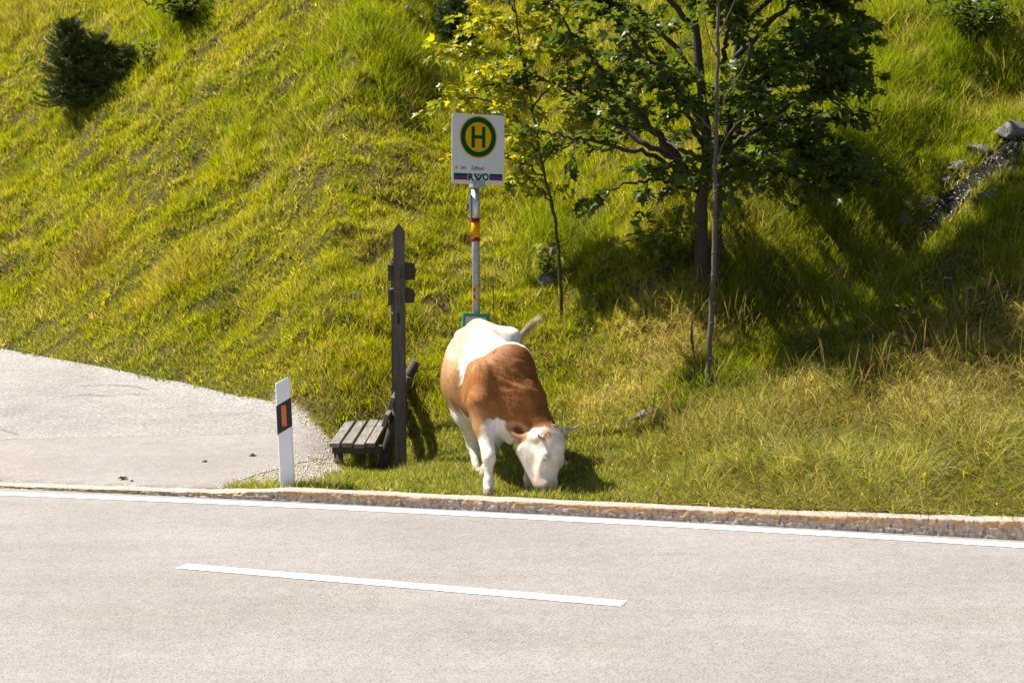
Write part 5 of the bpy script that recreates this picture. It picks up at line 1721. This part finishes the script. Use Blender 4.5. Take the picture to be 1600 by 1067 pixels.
def coat(P, N):
    s = (P - bar) @ CF; l = (P - bar) @ CL; z = P[:, 2]
    w1 = (fbm(P[:, 0] * 5 + 3, P[:, 2] * 5 + P[:, 1] * 4, 131, 4) - 0.5)
    w2 = (fbm(P[:, 0] * 26, P[:, 2] * 10 + P[:, 1] * 20, 132, 3) - 0.5)
    ed = w1 * 0.16 + w2 * 0.085
    C = np.tile(WHITE, (len(P), 1))
    def lay(mask, col):
        nonlocal C
        m = np.clip(mask, 0, 1)[:, None]
        C = C * (1 - m) + col * m
    # buff hind quarter and flank, paler on top
    side = sstep(0.15, 0.07, l + ed * 0.8)
    bq = 0.17 - 1.03 * (np.clip(l, -0.3, 0.2) + 0.25)
    hind = sstep(0.03, -0.03, s - bq + ed)
    buff = CREAM + (TAN * 0.85 - CREAM) * sstep(1.24, 0.94, z + w1 * 0.2)[:, None]
    lay(hind * side * sstep(0.60, 0.70, z + ed) * (0.85 + 0.15 * sstep(1.38, 1.15, z)), buff)
    lay(hind * sstep(0.10, 0.25, l + ed) * sstep(0.7, 0.8, z), CREAM)
    sh_early = sstep(0.1, 0.2, s)
    # pale streaks on the rump
    lay(0.9 * sstep(0.55, 0.60, fbm(l * 7 + 2, s * 2.2, 133, 3)) * sstep(1.08, 1.18, z) * (1 - sh_early), WHITE)
    # red brown shoulder and neck
    b0 = 0.28 + 0.07 * sstep(-0.2, -0.05, l) + 0.94 * (np.clip(l, -0.33, 0.11) + 0.25) - 0.10 * sstep(1.0, 0.75, z)
    sh = sstep(b0 - 0.008, b0 + 0.012, s + ed * 0.5)
    zt = 0.66 - 0.30 * sstep(0.72, 0.92, s) * sstep(-0.15, -0.05, l)
    zz = sstep(zt - 0.012, zt + 0.012, z + ed * 0.7)
    col = BROWN + (DEEP - BROWN) * np.clip(sstep(0.42, 0.75, s) * 0.5 + 0.5 * sstep(0.0, 0.5, w1 * 2), 0, 1)[:, None]
    col = col + (TAN - BROWN) * 0.45 * (sstep(0.45, 0.15, s))[:, None]
    lay(sh * zz, col)
    lay(sh * zz * 0.75 * sstep(0.50, 0.62, fbm((P @ CL) * 9, s * 24 + z * 10, 136, 3)) * sstep(0.3, 0.6, s), DEEP)
    # brown running down the outside of the near foreleg
    lay(near(P, A_(745, 655, 11.75), 0.10) * 1.6 + near(P, A_(742, 678, 11.72), 0.055) * 1.6, TAN * 0.85 + BROWN * 0.15)
    # white brisket between the forelegs
    lay(sstep(0.40, 0.52, near(P, A_(780, 676, 11.68), 0.13) + w1 * 0.3 + w2 * 0.15), WHITE)
    lay(near(P, A_(745, 578, 11.98), 0.03) * 0.9, WHITE)
    lay(near(P, A_(762, 724, 11.53), 0.075) * 0.4, CREAM * 0.9)
    # head white, tan at the poll, pink muzzle and eye rims
    d = (P - hp(0, 0, 0)) @ HD; hn = (P - hp(0, 0, 0)) @ HN; hl = (P - hp(0, 0, 0)) @ HL
    inh = sstep(-0.035, -0.005, d + w2 * 0.03) * sstep(0.32, 0.27, np.linalg.norm(np.stack([hn + 0.07, hl], 1), axis=1))
    inh *= sstep(-0.17, -0.12, hn + w2 * 0.05 + sstep(0.0, 0.10, d) * 0.20)
    lay(inh, WHITE * np.array((0.93, 0.90, 0.87)))
    lay(inh * 0.35 * sstep(0.5, 0.68, fbm(d * 16, hl * 14 + hn * 9, 135, 3)), CREAM)
    lay(near(P, hp(0.03, -0.085, 0.03), 0.045) * 1.2, TAN)
    lay(inh * sstep(0.375, 0.415, d + w2 * 0.04) * 0.85, PINK)
    lay(near(P, hp(0.425, 0.05, 0.066), 0.022) + near(P, hp(0.425, -0.05, 0.066), 0.022), GREYP * 0.5)
    lay(inh * sstep(0.43, 0.455, d) * 0.7, GREYP)
    for sgn in (-1, 1):
        lay(near(P, hp(0.215, 0.120 * sgn, 0.055), 0.034) * 0.75, PINK)
    # ears; the shadow inside the near one is painted into its colour
    q = (P - (ea + eb) / 2) @ EAR.T
    ear = sstep(1.35, 1.05, np.linalg.norm(q / np.array([0.105, 0.082, 0.05]), axis=1))
    lay(ear, TAN); lay(ear * sstep(0.045, 0.02, np.hypot(q[:, 0] * 0.7, q[:, 1])) * (q[:, 2] > 0.0), BROWN * 0.45)
    q2 = np.linalg.norm(P - (ec_ + ed_) / 2, axis=1); lay(sstep(0.125, 0.10, q2) * sstep(-0.07, -0.09, hn), BROWN)
    # hooves and tail
    for g in legs_f + legs_h:
        h = A_(*g[4]); h[2] = float(terr(h[0], h[1]))
        lay(sstep(0.075, 0.055, P[:, 2] - h[2]) * (np.hypot(P[:, 0] - h[0], P[:, 1] - h[1]) < 0.13), GREYP * 1.9)
    lay(sstep(-0.46, -0.52, (P - pel) @ CF + 0.0) * sstep(0.06, 0.1, (P - pel) @ CL), CREAM)
    return np.clip(C * (1 + 0.10 * w2[:, None] + 0.06 * w1[:, None]), 0.005, 0.9)


ed_ = ed
m, nt, b, o = mat_new("cow_coat")
a = nt.nodes.new("ShaderNodeVertexColor"); a.layer_name = "tint"
v = coords(nt); n1 = noise(nt, 26, 4, 0.6, coords(nt, True, (1, 1, 0.45))); n2 = noise(nt, 160, 3, 0.7, coords(nt, True, (1, 1, 0.3)))
r1 = ramp(nt, n1.outputs[0], [(0.3, 0.84), (0.7, 1.08)]); r2 = ramp(nt, n2.outputs[0], [(0.3, 0.88), (0.7, 1.08)])
c = mixc(nt, 1.0, mixc(nt, 1.0, a.outputs[0], r1.outputs[0], 'MULTIPLY'), r2.outputs[0], 'MULTIPLY')
nt.links.new(c, b.inputs["Base Color"]); b.inputs["Roughness"].default_value = 0.62
b.inputs["Specular IOR Level"].default_value = 0.25
bump(nt, b, n2.outputs[0], 0.004, 0.5)
M_COAT = m
cc = (CV[:, :2].min(0) + CV[:, :2].max(0)) / 2
cow = thing("cow", (cc[0], cc[1], float(terr(cc[0], cc[1]))), "brown and white horned cow grazing head down behind the kerb", "cow")
body = mk("body", CV, CQ, M_COAT, cow, True, coat(CV, CNm))


# short coat hair lying backwards and down, longer along the neck crest, a tuft on the poll
def strands(name, P, D, L, W, col, parent, mat, seg=3, curl=0.0, r=None):
    n = len(P); S = np.cross(D, r.normal(size=(n, 3))); S /= np.linalg.norm(S, axis=1)[:, None] + 1e-9
    V = np.empty((n, 2 * seg + 1, 3)); bend = r.normal(size=(n, 3)) * curl
    for k in range(seg):
        q = k / seg; c = P + D * (L * q)[:, None] + bend * (L * q * q)[:, None]
        w = (W * (1 - 0.6 * q) * 0.5)[:, None]
        V[:, 2 * k] = c - S * w; V[:, 2 * k + 1] = c + S * w
    V[:, 2 * seg] = P + D * L[:, None] + bend * L[:, None]
    b0 = np.arange(n) * (2 * seg + 1)
    qs = np.concatenate([np.stack([b0 + 2 * k, b0 + 2 * k + 1, b0 + 2 * k + 3, b0 + 2 * k + 2], 1) for k in range(seg - 1)])
    tr = np.stack([b0 + 2 * seg - 2, b0 + 2 * seg - 1, b0 + 2 * seg], 1)
    return mk(name, V.reshape(-1, 3), [qs, tr], mat, parent, True, np.repeat(col, 2 * seg + 1, axis=0))


M_HAIR = leafy("cow_hair", 0.15, 0.6, (1, 1, 1), 0.15)
r = np.random.default_rng(140)
qa = CV[CQ]; area = np.linalg.norm(np.cross(qa[:, 2] - qa[:, 0], qa[:, 3] - qa[:, 1]), axis=1)
pk = r.choice(len(CQ), 70000, p=area / area.sum())
uv = r.random((70000, 2))
P = (qa[pk, 0] * ((1 - uv[:, 0]) * (1 - uv[:, 1]))[:, None] + qa[pk, 1] * (uv[:, 0] * (1 - uv[:, 1]))[:, None] + qa[pk, 2] * (uv[:, 0] * uv[:, 1])[:, None] + qa[pk, 3] * ((1 - uv[:, 0]) * uv[:, 1])[:, None])
N = CNm[CQ[pk, 0]]
flow = -CF * 0.6 - CU * 0.8 + np.stack([fbm(P[:, 0] * 6, P[:, 1] * 6 + P[:, 2] * 4, 141 + k) - 0.5 for k in range(3)], 1) * 1.6
d_ = (P - hp(0, 0, 0)) @ HD
onhead = (d_ > 0.0) & (np.linalg.norm(P - hp(0.2, 0, -0.03), axis=1) < 0.28)
flow[onhead] = HD * 0.9 + r.normal(size=(onhead.sum(), 3)) * 0.15
flow = flow - N * (flow * N).sum(1)[:, None]; flow /= np.linalg.norm(flow, axis=1)[:, None] + 1e-9
D = flow + N * 0.16; D /= np.linalg.norm(D, axis=1)[:, None]
s_ = (P - bar) @ CF
crest = near(P, A_(828, 585, 11.75), 0.20) + near(P, A_(848, 630, 11.68), 0.16)
L = 0.014 + 0.010 * r.random(len(P)) + 0.022 * np.clip(crest, 0, 1) * r.random(len(P))
ok = ~((d_ > 0.39) & onhead) & (P[:, 2] > 0.16)
clump = fbm(P[:, 0] * 22 + P[:, 2] * 14, P[:, 1] * 18 + P[:, 2] * 30, 150, 3)
hc = coat(P, N) * ((0.80 + 0.36 * r.random(len(P))) * (0.60 + 0.80 * clump))[:, None]
strands("coat_hair", P[ok] - N[ok] * 0.002, D[ok], L[ok], 0.0022 + 0 * L[ok], hc[ok], cow, M_HAIR, 2, 0.1, r)
n = 900
q = r.normal(size=(n, 3)) * np.array([0.028, 0.055, 0.020]); P = np.array([hp(0.0, 0, 0.03)]) + q @ HA
D = HD * 0.75 + HN * 0.45 + (q @ HA) * 6 + r.normal(size=(n, 3)) * 0.25; D /= np.linalg.norm(D, axis=1)[:, None]
strands("poll_tuft", P, D, 0.035 + 0.03 * r.random(n), np.full(n, 0.002), np.tile(WHITE * 0.95, (n, 1)) * (0.8 + 0.3 * r.random(n))[:, None], cow, M_HAIR, 3, 0.2, r)
n = 420
t0 = tail[-1]; tend = A_(846, 497, 13.05) - A_(816, 524, 13.16)
P = np.array([tail[-1]]) - (tend / np.linalg.norm(tend)) * (r.random(n) * 0.10)[:, None] + r.normal(size=(n, 3)) * 0.008
D = np.tile(tend / np.linalg.norm(tend), (n, 1)) + r.normal(size=(n, 3)) * 0.035; D /= np.linalg.norm(D, axis=1)[:, None]
strands("tail_switch", P, D, 0.15 + 0.10 * r.random(n), np.full(n, 0.005), np.tile(np.array((0.72, 0.60, 0.43)), (n, 1)) * (0.7 + 0.45 * r.random(n))[:, None], cow, M_HAIR, 4, 0.1, r)

# horns, eyes, lashes
m, nt, b, o = mat_new("horn")
a = nt.nodes.new("ShaderNodeVertexColor"); a.layer_name = "tint"; n1 = noise(nt, 60, 3, 0.6, coords(nt))
nt.links.new(mixc(nt, 1.0, a.outputs[0], ramp(nt, n1.outputs[0], [(0.3, 0.8), (0.7, 1.05)]).outputs[0], 'MULTIPLY'), b.inputs["Base Color"]); b.inputs["Roughness"].default_value = 0.4
for pts in ([hp(0.02, 0.085, -0.01), A_(887, 672, 11.63), A_(898, 668.5, 11.65), A_(907, 663, 11.63)], [hp(0.035, -0.08, 0.0), A_(847, 685, 11.46), A_(843, 683, 11.40), A_(841, 679, 11.35)]):
    p = smooth_path(pts, 5); n = len(p)
    V, Fq = tube(p, np.linspace(0.024, 0.004, n) * (1 + 0.05 * np.sin(np.arange(n) * 2.2)), 12)
    q = np.repeat(np.linspace(0, 1, n), 12)[:, None]
    mk("horn", V, Fq, m, cow, True, np.array((0.52, 0.42, 0.30)) * (1 - q) + np.array((0.30, 0.13, 0.07)) * q)
m_eye, nt, b, o = mat_new("eye")
b.inputs["Base Color"].default_value = (0.012, 0.008, 0.006, 1); b.inputs["Roughness"].default_value = 0.08
m_lid = plain("eye_lid", (0.46, 0.30, 0.22), 0.6, 0, 0.1, 60)
for s in (-1, 1):
    bm = bmesh.new(); bmesh.ops.create_uvsphere(bm, u_segments=16, v_segments=10, radius=0.019)
    bm.verts.index_update(); c = hp(0.215, 0.112 * s, 0.046)
    mk("eye", np.array([v.co for v in bm.verts]) + c, [[v.index for v in f.verts] for f in bm.faces], m_eye, cow, True); bm.free()
    out = HL * s * 0.85 + HN * 0.5; out /= np.linalg.norm(out); tt = np.cross(out, HD); tt /= np.linalg.norm(tt)
    for k, sg in (("eyelid", -1), ("eyelid", 1)):
        pts = [c + out * 0.013 + tt * (0.022 * math.cos(a)) + HD * (sg * 0.0125 * math.sin(a)) + out * 0.006 * math.sin(a) for a in np.linspace(0, math.pi, 9)]
        mb = MB(); mb.tube(pts, [0.003, 0.005, 0.006, 0.007, 0.007, 0.007, 0.006, 0.005, 0.003], 8); mb.build(k, m_lid, cow, True)
    n = 60; q = r.random(n) * math.pi
    P = c + out * 0.022 + np.cos(q)[:, None] * tt * 0.02 - np.sin(q)[:, None] * HD * 0.010
    D = out * 0.8 + HD * 0.55 + r.normal(size=(n, 3)) * 0.15; D /= np.linalg.norm(D, axis=1)[:, None]
    strands("eyelashes", P, D, np.full(n, 0.024), np.full(n, 0.0016), np.tile(WHITE * 0.9, (n, 1)), cow, M_HAIR, 2, 0.1, r)
